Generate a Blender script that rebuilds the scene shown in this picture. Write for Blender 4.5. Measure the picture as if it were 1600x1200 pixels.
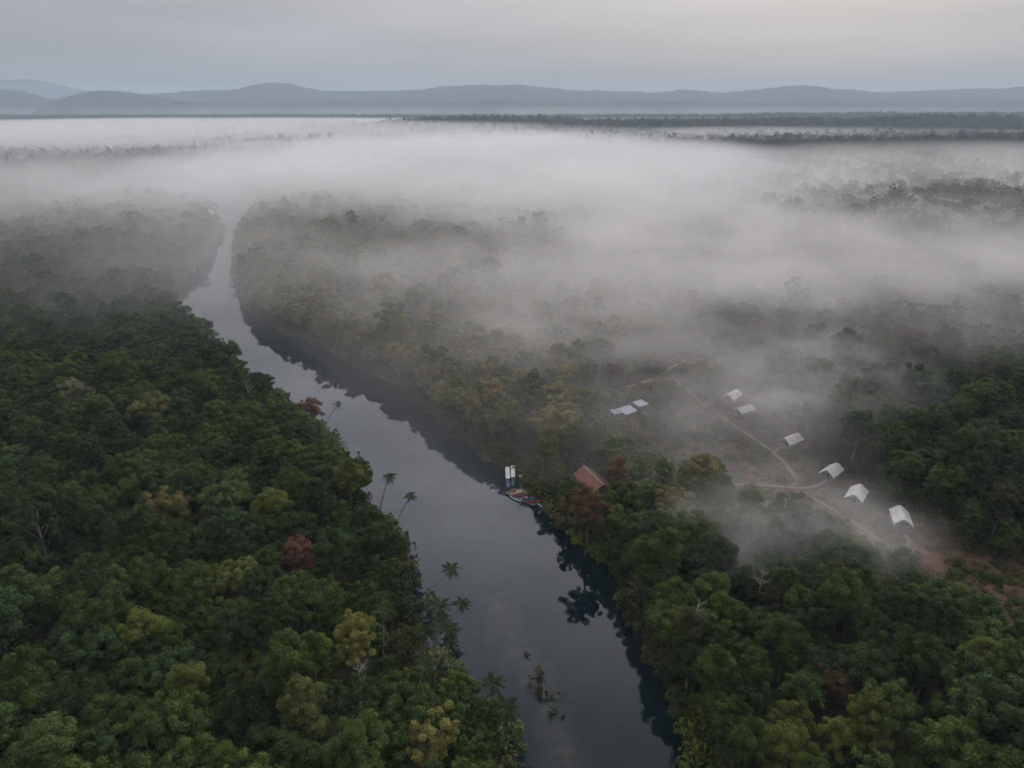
import bpy, math, random
import numpy as np

R = math.radians
sc = bpy.context.scene
for o in list(bpy.data.objects):
    bpy.data.objects.remove(o)
COL = sc.collection

# ------------------------------------------------------------------ camera
CAM_H, PITCH, F = 100.0, 21.6, 1110.0          # metres, degrees down, focal length in 1600-px units
cam = bpy.data.cameras.new('camera')
cam.sensor_width = 36.0
cam.lens = 36.0 * F / 1600.0
cam.clip_start = 0.5
cam.clip_end = 60000.0
camo = bpy.data.objects.new('camera', cam)
COL.objects.link(camo)
camo.location = (0, 0, CAM_H)
camo.rotation_euler = (R(90 - PITCH), 0, 0)
sc.camera = camo

# ------------------------------------------------------------------ sky and sun (overcast dawn)
SUN_EL, SUN_AZ = 30.0, 22.0                     # azimuth clockwise from the viewing direction (+Y)
w = bpy.data.worlds.new('World')
sc.world = w
w.use_nodes = True
nt = w.node_tree
nt.nodes.clear()
N = nt.nodes.new
L = nt.links.new
out = N('ShaderNodeOutputWorld')
bg = N('ShaderNodeBackground')
bg.inputs['Strength'].default_value = 0.1
sky = N('ShaderNodeTexSky')
sky.sky_type = 'NISHITA'
sky.sun_disc = False
sky.sun_elevation = R(SUN_EL)
sky.sun_rotation = R(SUN_AZ)
sky.dust_density = 4.0
sky.air_density = 1.0
tc = N('ShaderNodeTexCoord')
sep = N('ShaderNodeSeparateXYZ')
L(tc.outputs['Generated'], sep.inputs[0])
# standard overcast luminance: horizon third of the zenith, (1 + 2 sin e) / 3
ma = N('ShaderNodeMath'); ma.operation = 'MAXIMUM'; ma.inputs[1].default_value = 0.0
L(sep.outputs['Z'], ma.inputs[0])
ramp = N('ShaderNodeMapRange')
ramp.inputs['From Min'].default_value = 0.0; ramp.inputs['From Max'].default_value = 1.0
ramp.inputs['To Min'].default_value = 3.1; ramp.inputs['To Max'].default_value = 8.2
L(ma.outputs[0], ramp.inputs['Value'])
# soft streaks in the cloud sheet, the same all round the sky
mp = N('ShaderNodeMapping'); mp.inputs['Scale'].default_value = (1.2, 1.2, 9.0)
L(tc.outputs['Generated'], mp.inputs[0])
nz = N('ShaderNodeTexNoise'); nz.inputs['Scale'].default_value = 1.6; nz.inputs['Detail'].default_value = 3.0
L(mp.outputs[0], nz.inputs['Vector'])
nr = N('ShaderNodeMapRange')
nr.inputs['From Min'].default_value = 0.3; nr.inputs['From Max'].default_value = 0.7
nr.inputs['To Min'].default_value = 0.86; nr.inputs['To Max'].default_value = 1.16
L(nz.outputs['Fac'], nr.inputs['Value'])
# the cloud sheet glows broadly around the hidden sun (the river mirrors it)
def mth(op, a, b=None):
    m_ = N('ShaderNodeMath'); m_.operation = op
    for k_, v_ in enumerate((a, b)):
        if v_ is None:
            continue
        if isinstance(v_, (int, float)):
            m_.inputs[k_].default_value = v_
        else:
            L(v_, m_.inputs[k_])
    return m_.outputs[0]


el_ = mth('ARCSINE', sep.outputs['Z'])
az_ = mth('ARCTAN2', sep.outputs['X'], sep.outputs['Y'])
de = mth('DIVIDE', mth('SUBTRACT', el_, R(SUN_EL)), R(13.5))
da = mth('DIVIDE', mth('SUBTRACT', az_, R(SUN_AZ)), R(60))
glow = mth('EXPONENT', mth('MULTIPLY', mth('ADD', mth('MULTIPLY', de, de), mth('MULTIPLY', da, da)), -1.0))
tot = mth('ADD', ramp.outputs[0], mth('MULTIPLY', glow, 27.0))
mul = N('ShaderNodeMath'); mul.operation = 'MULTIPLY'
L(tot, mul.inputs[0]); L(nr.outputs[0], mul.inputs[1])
tint = N('ShaderNodeVectorMath'); tint.operation = 'SCALE'
tmix = N('ShaderNodeMix'); tmix.data_type = 'RGBA'          # bluish through the thick air low down, faintly mauve above
tmr = N('ShaderNodeMapRange'); tmr.inputs['From Max'].default_value = 0.16
L(ma.outputs[0], tmr.inputs['Value']); L(tmr.outputs[0], tmix.inputs[0])
tmix.inputs[6].default_value = (0.93, 0.99, 1.09, 1); tmix.inputs[7].default_value = (1.0, 0.968, 1.03, 1)
L(tmix.outputs[2], tint.inputs[0])
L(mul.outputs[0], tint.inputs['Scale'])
mix = N('ShaderNodeMix'); mix.data_type = 'RGBA'
mix.inputs[0].default_value = 0.90
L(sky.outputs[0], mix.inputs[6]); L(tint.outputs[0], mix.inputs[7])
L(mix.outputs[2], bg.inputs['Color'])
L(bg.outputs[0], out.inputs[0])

sun = bpy.data.lights.new('sun', 'SUN')
sun.energy = 1.2
sun.angle = R(14)
sun.color = (1.0, 0.95, 0.88)
suno = bpy.data.objects.new('sun', sun)
COL.objects.link(suno)
suno.rotation_euler = (R(90 - SUN_EL), 0, R(180 - SUN_AZ))
suno.location = (150, 40, 150)

vs = sc.view_settings
sc.display_settings.display_device = 'sRGB'
vs.view_transform = 'Standard'
vs.look = 'None'
vs.exposure = 0.0
vs.gamma = 1.0
vs.use_curve_mapping = False

cy = sc.cycles
cy.use_adaptive_sampling = True
cy.adaptive_threshold = 0.05
cy.adaptive_min_samples = 16
cy.use_denoising = True
cy.max_bounces = 5
cy.diffuse_bounces = 1
cy.glossy_bounces = 2
cy.transmission_bounces = 2
cy.transparent_max_bounces = 8
cy.volume_bounces = 3
cy.volume_max_steps = 256
cy.caustics_reflective = False
cy.caustics_refractive = False

rng = np.random.default_rng(11)
random.seed(11)

# ------------------------------------------------------------------ helpers
cp, sp = math.cos(R(PITCH)), math.sin(R(PITCH))


def at(x, y, z=0.0):
    """Point of the level z that the photograph shows at (x, y)."""
    u, v = (x - 800) / F, (y - 600) / F
    t = (CAM_H - z) / (sp + v * cp)
    return np.array((u * t, (cp - v * sp) * t, z))


def project(p):
    """Picture position (1600 px wide) and depth of points (n, 3)."""
    p = np.atleast_2d(p)
    dz = p[:, 2] - CAM_H
    dep = p[:, 1] * cp - dz * sp
    dwn = -p[:, 1] * sp - dz * cp
    dep_ = np.where(dep > 1, dep, 1)
    return 800 + F * p[:, 0] / dep_, 600 + F * dwn / dep_, dep


def vnoise(x, y, seed=0):
    """Smooth value noise 0..1 on arrays."""
    x = np.asarray(x, float); y = np.asarray(y, float)
    xi = np.floor(x).astype(np.int64); yi = np.floor(y).astype(np.int64)
    fx = x - xi; fy = y - yi
    fx = fx * fx * (3 - 2 * fx); fy = fy * fy * (3 - 2 * fy)

    def h(a, b):
        n = (a * 374761393 + b * 668265263 + seed * 974711) & 0xFFFFFFFF
        n = ((n ^ (n >> 13)) * 1274126177) & 0xFFFFFFFF
        n = n ^ (n >> 16)
        return (n & 0xFFFF) / 65535.0
    a = h(xi, yi) * (1 - fx) + h(xi + 1, yi) * fx
    b = h(xi, yi + 1) * (1 - fx) + h(xi + 1, yi + 1) * fx
    return a * (1 - fy) + b * fy


def fbm(x, y, seed=0, oct=4):
    s = 0; a = 0.5; t = 0
    for i in range(oct):
        s = s + a * vnoise(x * 2 ** i, y * 2 ** i, seed + i * 17); t += a; a *= 0.5
    return s / t


def seg_dist(P, line):
    """Distance of points (n,2) to a polyline."""
    d = np.full(len(P), 1e9)
    for a, b in zip(line[:-1], line[1:]):
        ab = b - a
        t = np.clip(((P - a) @ ab) / max(ab @ ab, 1e-9), 0, 1)
        q = a + t[:, None] * ab
        d = np.minimum(d, np.hypot(*(P - q).T))
    return d


def inside(P, poly):
    c = np.zeros(len(P), bool)
    x, y = P[:, 0], P[:, 1]
    n = len(poly)
    for i in range(n):
        x0, y0 = poly[i]; x1, y1 = poly[(i + 1) % n]
        if y0 == y1:
            continue
        k = ((y0 > y) != (y1 > y)) & (x < (x1 - x0) * (y - y0) / (y1 - y0) + x0)
        c ^= k
    return c


class MB:
    """Collects shapes for ONE mesh."""
    def __init__(self):
        self.v = []; self.f = []; self.smooth = False

    def add(self, vs, fs):
        n = len(self.v)
        self.v += [tuple(map(float, p)) for p in vs]
        self.f += [tuple(i + n for i in f) for f in fs]
        return self

    def box(self, c, s, rz=0.0):
        hx, hy, hz = s[0] / 2, s[1] / 2, s[2] / 2
        co, si = math.cos(rz), math.sin(rz)
        vs = []
        for dz in (-hz, hz):
            for dx, dy in ((-hx, -hy), (hx, -hy), (hx, hy), (-hx, hy)):
                vs.append((c[0] + dx * co - dy * si, c[1] + dx * si + dy * co, c[2] + dz))
        return self.add(vs, [(3, 2, 1, 0), (4, 5, 6, 7), (0, 1, 5, 4), (1, 2, 6, 5), (2, 3, 7, 6), (3, 0, 4, 7)])

    def tube(self, pts, rad, n=6, cap=True):
        pts = [np.array(p, float) for p in pts]
        if not hasattr(rad, '__len__'):
            rad = [rad] * len(pts)
        rings = []
        for i, p in enumerate(pts):
            d = pts[min(i + 1, len(pts) - 1)] - pts[max(i - 1, 0)]
            d = d / max(np.linalg.norm(d), 1e-9)
            a = np.cross(d, (0, 0, 1) if abs(d[2]) < 0.9 else (1, 0, 0)); a /= np.linalg.norm(a)
            b = np.cross(d, a)
            rings.append([p + rad[i] * (math.cos(t) * a + math.sin(t) * b) for t in np.linspace(0, 2 * math.pi, n, endpoint=False)])
        vs = [q for r in rings for q in r]
        fs = []
        for i in range(len(pts) - 1):
            for k in range(n):
                k2 = (k + 1) % n
                fs.append((i * n + k, i * n + k2, (i + 1) * n + k2, (i + 1) * n + k))
        if cap:
            fs.append(tuple(range(n))[::-1]); fs.append(tuple((len(pts) - 1) * n + k for k in range(n)))
        return self.add(vs, fs)

    def grid(self, fn, nu, nv):
        vs = [fn(i / nu, j / nv) for j in range(nv + 1) for i in range(nu + 1)]
        fs = [(j * (nu + 1) + i, j * (nu + 1) + i + 1, (j + 1) * (nu + 1) + i + 1, (j + 1) * (nu + 1) + i) for j in range(nv) for i in range(nu)]
        return self.add(vs, fs)

    def mesh(self, name, mat=None, smooth=False):
        me = bpy.data.meshes.new(name)
        me.from_pydata(self.v, [], self.f)
        if mat:
            me.materials.append(mat)
        if smooth:
            me.polygons.foreach_set('use_smooth', np.ones(len(me.polygons), bool))
        me.update()
        return me

    def build(self, name, mat, parent=None, smooth=False):
        return link(name, self.mesh(name, mat, smooth), parent)


def link(name, data, parent=None):
    o = bpy.data.objects.new(name, data)
    COL.objects.link(o)
    if parent is not None:
        o.parent = parent
    return o


def tag(o, label=None, cat=None, group=None, kind=None):
    if label: o['label'] = label
    if cat: o['category'] = cat
    if group: o['group'] = group
    if kind: o['kind'] = kind
    return o


def thing(name, loc, rz, label, cat, group=None):
    o = link(name, None)
    o.empty_display_size = 0.5
    o.location = [float(c) for c in loc]
    o.rotation_euler = (0, 0, float(rz))
    return tag(o, label, cat, group)


def mesh_np(name, V, Fq, mat=None, smooth=False):
    """Quads from arrays."""
    me = bpy.data.meshes.new(name)
    nv, nf = len(V), len(Fq)
    me.vertices.add(nv); me.vertices.foreach_set('co', np.asarray(V, np.float32).ravel())
    me.loops.add(nf * 4); me.loops.foreach_set('vertex_index', np.asarray(Fq, np.int32).ravel())
    me.polygons.add(nf)
    me.polygons.foreach_set('loop_start', np.arange(0, nf * 4, 4, dtype=np.int32))
    if smooth:
        me.polygons.foreach_set('use_smooth', np.ones(nf, bool))
    if mat:
        me.materials.append(mat)
    me.update(calc_edges=True)
    return me


# ------------------------------------------------------------------ materials
def mat(name, col, rough=0.7, noise=0.0, scale=2.0, col2=None, bump=0.0, spec=0.3, metal=0.0):
    m = bpy.data.materials.new(name)
    m.use_nodes = True
    t = m.node_tree
    b = t.nodes['Principled BSDF']
    b.inputs['Roughness'].default_value = rough
    b.inputs['Specular IOR Level'].default_value = spec
    b.inputs['Metallic'].default_value = metal
    b.inputs['Base Color'].default_value = (*col, 1)
    if noise > 0 or col2:
        c = t.nodes.new('ShaderNodeTexCoord')
        n = t.nodes.new('ShaderNodeTexNoise')
        n.inputs['Scale'].default_value = scale; n.inputs['Detail'].default_value = 5
        t.links.new(c.outputs['Object'], n.inputs['Vector'])
        r = t.nodes.new('ShaderNodeValToRGB')
        r.color_ramp.elements[0].position = 0.35; r.color_ramp.elements[1].position = 0.68
        c2 = col2 or tuple(x * (1 - noise) for x in col)
        r.color_ramp.elements[0].color = (*c2, 1); r.color_ramp.elements[1].color = (*col, 1)
        t.links.new(n.outputs['Fac'], r.inputs['Fac'])
        t.links.new(r.outputs[0], b.inputs['Base Color'])
        if bump:
            bp = t.nodes.new('ShaderNodeBump'); bp.inputs['Strength'].default_value = bump
            t.links.new(n.outputs['Fac'], bp.inputs['Height']); t.links.new(bp.outputs[0], b.inputs['Normal'])
    return m


def leaf_material():
    """Leaf colour comes from the tree's own tint, with leaf-to-leaf variation."""
    m = bpy.data.materials.new('leaf'); m.use_nodes = True
    t = m.node_tree; b = t.nodes['Principled BSDF']; o = t.nodes['Material Output']
    a = t.nodes.new('ShaderNodeAttribute'); a.attribute_type = 'INSTANCER'; a.attribute_name = 'tint'
    v = t.nodes.new('ShaderNodeAttribute'); v.attribute_type = 'GEOMETRY'; v.attribute_name = 'leafvar'
    mr = t.nodes.new('ShaderNodeMapRange'); mr.inputs['To Min'].default_value = 0.45; mr.inputs['To Max'].default_value = 1.7
    t.links.new(v.outputs['Fac'], mr.inputs['Value'])
    s = t.nodes.new('ShaderNodeVectorMath'); s.operation = 'SCALE'
    t.links.new(a.outputs['Vector'], s.inputs[0]); t.links.new(mr.outputs[0], s.inputs['Scale'])
    t.links.new(s.outputs[0], b.inputs['Base Color'])
    b.inputs['Roughness'].default_value = 0.55
    b.inputs['Specular IOR Level'].default_value = 0.06
    tr = t.nodes.new('ShaderNodeBsdfTranslucent')
    t.links.new(s.outputs[0], tr.inputs['Color'])
    mx = t.nodes.new('ShaderNodeMixShader'); mx.inputs[0].default_value = 0.22
    t.links.new(b.outputs[0], mx.inputs[1]); t.links.new(tr.outputs[0], mx.inputs[2])
    t.links.new(mx.outputs[0], o.inputs['Surface'])
    return m


M_LEAF = leaf_material()
M_BARK = mat('bark', (0.13, 0.11, 0.085), 0.9, 0.5, 3.0)
M_PALE_BARK = mat('pale_bark', (0.30, 0.27, 0.23), 0.85, 0.35, 3.0)
M_CANVAS = mat('white_canvas', (0.72, 0.71, 0.68), 0.75, 0.25, 0.7)
M_BODY = mat('beige_canvas', (0.42, 0.36, 0.31), 0.85, 0.2, 1.2)
M_DARK = mat('dark_opening', (0.05, 0.045, 0.04), 0.9)
M_WOOD = mat('weathered_wood', (0.21, 0.175, 0.165), 0.85, 0.4, 2.5)
M_PALEWOOD = mat('pale_wood', (0.22, 0.19, 0.18), 0.85, 0.25, 2.0)
M_DECK = mat('dock_wood', (0.13, 0.10, 0.09), 0.8, 0.4, 2.0)
M_TIN = mat('tin_roof', (0.58, 0.61, 0.68), 0.45, 0.22, 0.8, spec=0.5)
M_RED = mat('red_roof', (0.30, 0.13, 0.10), 0.7, 0.35, 0.8)
M_RIDGE = mat('pink_ridge', (0.36, 0.25, 0.22), 0.7, 0.2, 1.0)
M_WALL = mat('plank_wall', (0.22, 0.18, 0.15), 0.85, 0.3, 1.5)
M_WHITE = mat('white_paint', (0.78, 0.78, 0.80), 0.5, 0.1, 1.5)
M_NAVY = mat('navy_hull', (0.02, 0.045, 0.09), 0.4)
M_BLUEIN = mat('pale_blue_paint', (0.20, 0.33, 0.45), 0.5, 0.3, 2.0)
M_KRED = mat('red_plastic', (0.45, 0.03, 0.03), 0.4)
M_KYEL = mat('orange_yellow_plastic', (0.60, 0.33, 0.10), 0.4)
M_KTEAL = mat('teal_plastic', (0.03, 0.30, 0.36), 0.4)
M_KCREAM = mat('cream_plastic', (0.68, 0.60, 0.45), 0.4)
M_KMAROON = mat('maroon_plastic', (0.12, 0.03, 0.04), 0.45)
M_KBLUE = mat('blue_plastic', (0.02, 0.10, 0.30), 0.4)
M_RED.node_tree.nodes['Principled BSDF'].inputs['Roughness'].default_value = 0.8
M_SUP = mat('mint_board', (0.60, 0.80, 0.74), 0.4, 0.15, 1.0)
M_BLACK = mat('black_rubber', (0.02, 0.02, 0.022), 0.6)

# ------------------------------------------------------------------ river course (from its visible banks)
left_px = [(790, 1150), (775, 1085), (735, 1030), (702, 1000), (685, 950), (662, 880), (655, 840), (635, 790), (610, 765),
           (572, 720), (560, 690), (540, 660), (515, 640), (485, 620), (450, 595), (415, 570), (390, 550), (365, 525),
           (342, 512), (316, 490), (297, 460), (288, 432), (312, 413), (338, 388), (350, 365), (360, 342)]
right_px = [(1092, 1200), (1064, 1110), (1018, 1040), (990, 960), (955, 890), (925, 855), (885, 830), (852, 797), (803, 748),
            (778, 722), (748, 697), (703, 667), (642, 612), (592, 586), (532, 557), (472, 527), (422, 507), (392, 487),
            (371, 447), (366, 407), (374, 370), (396, 345)]
LB = [at(x, y, 9.0)[:2] + np.array((-2.5 - 7.0 * min(1, max(0, (640 - y) / 200)) + 2.2 * min(1, max(0, (y - 960) / 60)), 0)) for x, y in left_px]
RB = [at(x, y, 1.5)[:2] + np.array((0.6, 0)) for x, y in right_px]
LB = [np.array((16.0, -60.0)), np.array((7.0, 20.0)), np.array((3.0, 60.0))] + LB + [np.array((-300., 720.)), np.array((-420., 800.)), np.array((-640., 840.))]
RB = [np.array((54.0, -60.0)), np.array((46.0, 20.0)), np.array((38.0, 60.0))] + RB + [np.array((-262., 745.)), np.array((-400., 850.)), np.array((-640., 890.))]


def resample(line, n):
    line = np.array(line)
    s = np.concatenate([[0], np.cumsum(np.hypot(*np.diff(line, axis=0).T))])
    t = np.linspace(0, s[-1], n)
    return np.stack([np.interp(t, s, line[:, 0]), np.interp(t, s, line[:, 1])], 1)


LB = resample(LB, 140); RB = resample(RB, 140)
POLY = np.concatenate([LB, RB[::-1]])


def river_sd(P):
    """Signed distance to the river: negative in the water."""
    d = np.minimum(seg_dist(P, LB), seg_dist(P, RB))
    return np.where(inside(P, POLY), -d, d)


# camp clearings and paths
def W(x, y):
    return at(x, y, 0.8)[:2]


clear_px = [(1190, 745, 15), (1150, 703, 9), (1215, 690, 9), (1290, 792, 13), (1375, 835, 12), (1420, 862, 10), (1500, 900, 13),
            (1560, 935, 16), (1640, 960, 20), (990, 648, 9), (1040, 600, 12), (1005, 612, 8), (1075, 565, 12), (1110, 640, 10),
            (1140, 655, 8), (1075, 700, 8), (1045, 735, 9), (945, 540, 10), (1340, 790, 7), (1300, 758, 7), (1165, 640, 8), (1145, 622, 8),
            (1410, 825, 8), (1250, 700, 7), (1250, 820, 9), (1330, 830, 9)]
CLEAR = [(W(x, y), r) for x, y, r in clear_px]
camp_poly = np.array([W(x, y) for x, y in [(905, 660), (930, 590), (1010, 540), (1110, 535), (1200, 600), (1262, 660), (1300, 715), (1350, 755),
                                            (1430, 790), (1500, 860), (1700, 930), (1700, 1000), (1500, 930), (1400, 895), (1290, 865), (1200, 815), (1110, 770), (1000, 745), (955, 720)]])
path_px = {
    'main': [(1130, 655), (1160, 675), (1192, 697), (1212, 712), (1228, 727), (1240, 745), (1246, 757), (1232, 764)],
    'west': [(1232, 764), (1200, 761), (1165, 760), (1120, 758)],
    'tent3': [(1232, 764), (1262, 765), (1280, 761), (1290, 752)],
    'tent2': [(1208, 709), (1218, 703), (1229, 698)],
    'south': [(1232, 764), (1262, 775), (1290, 792), (1315, 806), (1350, 830), (1372, 846), (1395, 857), (1412, 860), (1421, 854), (1420, 846), (1411, 832)],
    'hut': [(962, 612), (990, 603), (1018, 594)],
    'far': [(1040, 580), (1055, 572), (1072, 564)],
    'link': [(1040, 580), (1052, 592), (1070, 608), (1090, 626), (1130, 655)],
    'hutline': [(993, 650), (1010, 649), (1036, 647)],
}
PATHS = {k: np.array([W(x, y) for x, y in v]) for k, v in path_px.items()}

# ------------------------------------------------------------------ ground: one sheet with the river bed carved into it
def spaced(fine0, fine1, step, far, growth):
    a = list(np.arange(fine0, fine1 + step, step))
    d = step
    while a[-1] < far:
        d *= growth; a.append(a[-1] + d)
    d = step
    while a[0] > -far:
        d *= growth; a.insert(0, a[0] - d)
    return np.array(a)


GX = spaced(-210, 230, 3.0, 13000, 1.10)
GY = spaced(-30, 420, 3.0, 13000, 1.09)
XX, YY = np.meshgrid(GX, GY)
P2 = np.stack([XX.ravel(), YY.ravel()], 1)
sd = river_sd(P2)
gz = np.where(sd > 0, np.minimum(0.85, sd * 0.35) + 0.25 * fbm(P2[:, 0] / 9, P2[:, 1] / 9, 3) * np.clip(sd / 5, 0, 1), np.maximum(-2.6, sd * 0.5))
dist = np.hypot(P2[:, 0], P2[:, 1])


def rise(P):
    """Low wooded swell beyond the fog, higher to the east."""
    d = P[:, 1]
    e = np.clip((P[:, 0] / np.maximum(P[:, 1], 1) + 0.34) / 0.26, 0, 1)
    r = 27 * np.exp(-((d - 2550) / 300.0) ** 2) * e
    r += 9 * np.exp(-((d - 1750) / 380.0) ** 2) * np.clip((P[:, 0] / np.maximum(P[:, 1], 1) - 0.18) / 0.4, 0, 1)
    r += 24 * np.exp(-((d - 4300) / 600.0) ** 2) * np.clip((P[:, 0] / np.maximum(P[:, 1], 1) - 0.05) / 0.4, 0, 1)
    return r * (0.25 + 1.45 * fbm(P[:, 0] / 330, P[:, 1] / 260, 8, 4))


gz = gz + np.where(P2[:, 1] > 900, rise(P2), 0)
# sand shoal under the water
shoal = np.array([at(x, y, 0)[:2] for x, y in [(770, 930), (800, 990), (822, 1030), (845, 1075), (868, 1130), (885, 1190), (900, 1290)]])
ds = seg_dist(P2, shoal) + 3.0 * (fbm(P2[:, 0] / 6, P2[:, 1] / 6, 5, 3) - 0.5)
sh = np.clip(1 - ds / 4.2, 0, 1)
gz = np.where(sd < -1.5, np.maximum(gz, -2.6 + 2.45 * sh ** 0.6), gz)
red = np.zeros(len(P2))
for c, r in CLEAR:
    red = np.maximum(red, np.clip(1.35 - np.hypot(*(P2 - c).T) / r, 0, 1))
red = np.clip(red * (0.55 + 0.9 * fbm(P2[:, 0] / 8, P2[:, 1] / 8, 21, 4)), 0, 1)
far_red = np.clip((P2[:, 1] - 420) / 200, 0, 1) * np.clip(P2[:, 0] / np.maximum(P2[:, 1], 1) / 0.4, 0, 1) * (P2[:, 1] < 1700)
red = np.maximum(red, 0.6 * far_red * fbm(P2[:, 0] / 60, P2[:, 1] / 60, 31, 3))
nx, ny = len(GX), len(GY)
ii = np.arange(nx * ny).reshape(ny, nx)
Fq = np.stack([ii[:-1, :-1].ravel(), ii[:-1, 1:].ravel(), ii[1:, 1:].ravel(), ii[1:, :-1].ravel()], 1)
gm = mesh_np('ground', np.column_stack([P2, gz]), Fq, None, True)
at_ = gm.attributes.new('cover', 'FLOAT_COLOR', 'POINT')
at_.data.foreach_set('color', np.column_stack([red, sh, np.clip(-sd, 0, 1), np.ones(len(P2))]).astype(np.float32).ravel())

m = bpy.data.materials.new('forest_soil'); m.use_nodes = True
t = m.node_tree; b = t.nodes['Principled BSDF']
a = t.nodes.new('ShaderNodeAttribute'); a.attribute_name = 'cover'
se = t.nodes.new('ShaderNodeSeparateColor'); t.links.new(a.outputs['Color'], se.inputs[0])
geo = t.nodes.new('ShaderNodeNewGeometry')
n1 = t.nodes.new('ShaderNodeTexNoise'); n1.inputs['Scale'].default_value = 0.35; n1.inputs['Detail'].default_value = 8
t.links.new(geo.outputs['Position'], n1.inputs['Vector'])


def cr(c0, c1, p0=0.35, p1=0.7):
    r = t.nodes.new('ShaderNodeValToRGB')
    r.color_ramp.elements[0].color = (*c0, 1); r.color_ramp.elements[1].color = (*c1, 1)
    r.color_ramp.elements[0].position = p0; r.color_ramp.elements[1].position = p1
    t.links.new(n1.outputs['Fac'], r.inputs[0])
    return r.outputs[0]


def mixc(f, c0, c1):
    x = t.nodes.new('ShaderNodeMix'); x.data_type = 'RGBA'
    t.links.new(f, x.inputs[0]); t.links.new(c0, x.inputs[6]); t.links.new(c1, x.inputs[7])
    return x.outputs[2]


soil = cr((0.035, 0.04, 0.018), (0.075, 0.07, 0.035))
redc = cr((0.075, 0.055, 0.036), (0.165, 0.085, 0.066))
bed = cr((0.010, 0.014, 0.013), (0.018, 0.02, 0.017))
sand = cr((0.26, 0.14, 0.08), (0.44, 0.26, 0.16))
c1 = mixc(se.outputs['Red'], soil, redc)
c2 = mixc(se.outputs['Blue'], c1, bed)
c3 = mixc(se.outputs['Green'], c2, sand)
t.links.new(c3, b.inputs['Base Color'])
b.inputs['Roughness'].default_value = 0.95
b.inputs['Specular IOR Level'].default_value = 0.1
bp = t.nodes.new('ShaderNodeBump'); bp.inputs['Strength'].default_value = 0.6; bp.inputs['Distance'].default_value = 0.3
t.links.new(n1.outputs['Fac'], bp.inputs['Height']); t.links.new(bp.outputs[0], b.inputs['Normal'])
gm.materials.append(m)
tag(link('ground', gm), 'flat forest floor with reddish camp clearings and the river bed', None, None, 'structure')

# ------------------------------------------------------------------ water
m = bpy.data.materials.new('river_water'); m.use_nodes = True
t = m.node_tree
t.nodes.remove(t.nodes['Principled BSDF'])
geo = t.nodes.new('ShaderNodeNewGeometry')
n1 = t.nodes.new('ShaderNodeTexNoise'); n1.inputs['Scale'].default_value = 0.22; n1.inputs['Detail'].default_value = 2
t.links.new(geo.outputs['Position'], n1.inputs['Vector'])
bp = t.nodes.new('ShaderNodeBump'); bp.inputs['Strength'].default_value = 0.03; bp.inputs['Distance'].default_value = 0.04
t.links.new(n1.outputs['Fac'], bp.inputs['Height'])
fr = t.nodes.new('ShaderNodeFresnel'); fr.inputs['IOR'].default_value = 1.34
t.links.new(bp.outputs[0], fr.inputs['Normal'])
gl = t.nodes.new('ShaderNodeBsdfGlossy'); gl.inputs['Roughness'].default_value = 0.006
gl.inputs['Color'].default_value = (0.95, 0.97, 1.0, 1)
t.links.new(bp.outputs[0], gl.inputs['Normal'])
tr = t.nodes.new('ShaderNodeBsdfTransparent'); tr.inputs['Color'].default_value = (0.60, 0.70, 0.72, 1)
df = t.nodes.new('ShaderNodeBsdfDiffuse'); df.inputs['Color'].default_value = (0.004, 0.028, 0.040, 1)
mb_ = t.nodes.new('ShaderNodeMixShader'); mb_.inputs[0].default_value = 0.32
t.links.new(tr.outputs[0], mb_.inputs[1]); t.links.new(df.outputs[0], mb_.inputs[2])
mx = t.nodes.new('ShaderNodeMixShader')
t.links.new(fr.outputs[0], mx.inputs[0]); t.links.new(mb_.outputs[0], mx.inputs[1]); t.links.new(gl.outputs[0], mx.inputs[2])
t.links.new(mx.outputs[0], t.nodes['Material Output'].inputs['Surface'])
M_WATER = m
cl = (LB + RB) / 2
vs_ = []
for i in range(len(LB)):
    for f in (-0.12, 0.25, 0.5, 0.75, 1.12):
        p = LB[i] + (RB[i] - LB[i]) * f
        vs_.append((p[0], p[1], 0.0))
fq = [(i * 5 + k, i * 5 + k + 1, (i + 1) * 5 + k + 1, (i + 1) * 5 + k) for i in range(len(LB) - 1) for k in range(4)]
tag(link('river_water', mesh_np('river_water', np.array(vs_), np.array(fq), M_WATER)), 'calm dark river winding between the forest banks', None, None, 'structure')

# ------------------------------------------------------------------ far hills
M_HILL = mat('hill_forest', (0.045, 0.06, 0.045), 0.95, 0.45, 0.004, spec=0.05)


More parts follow.
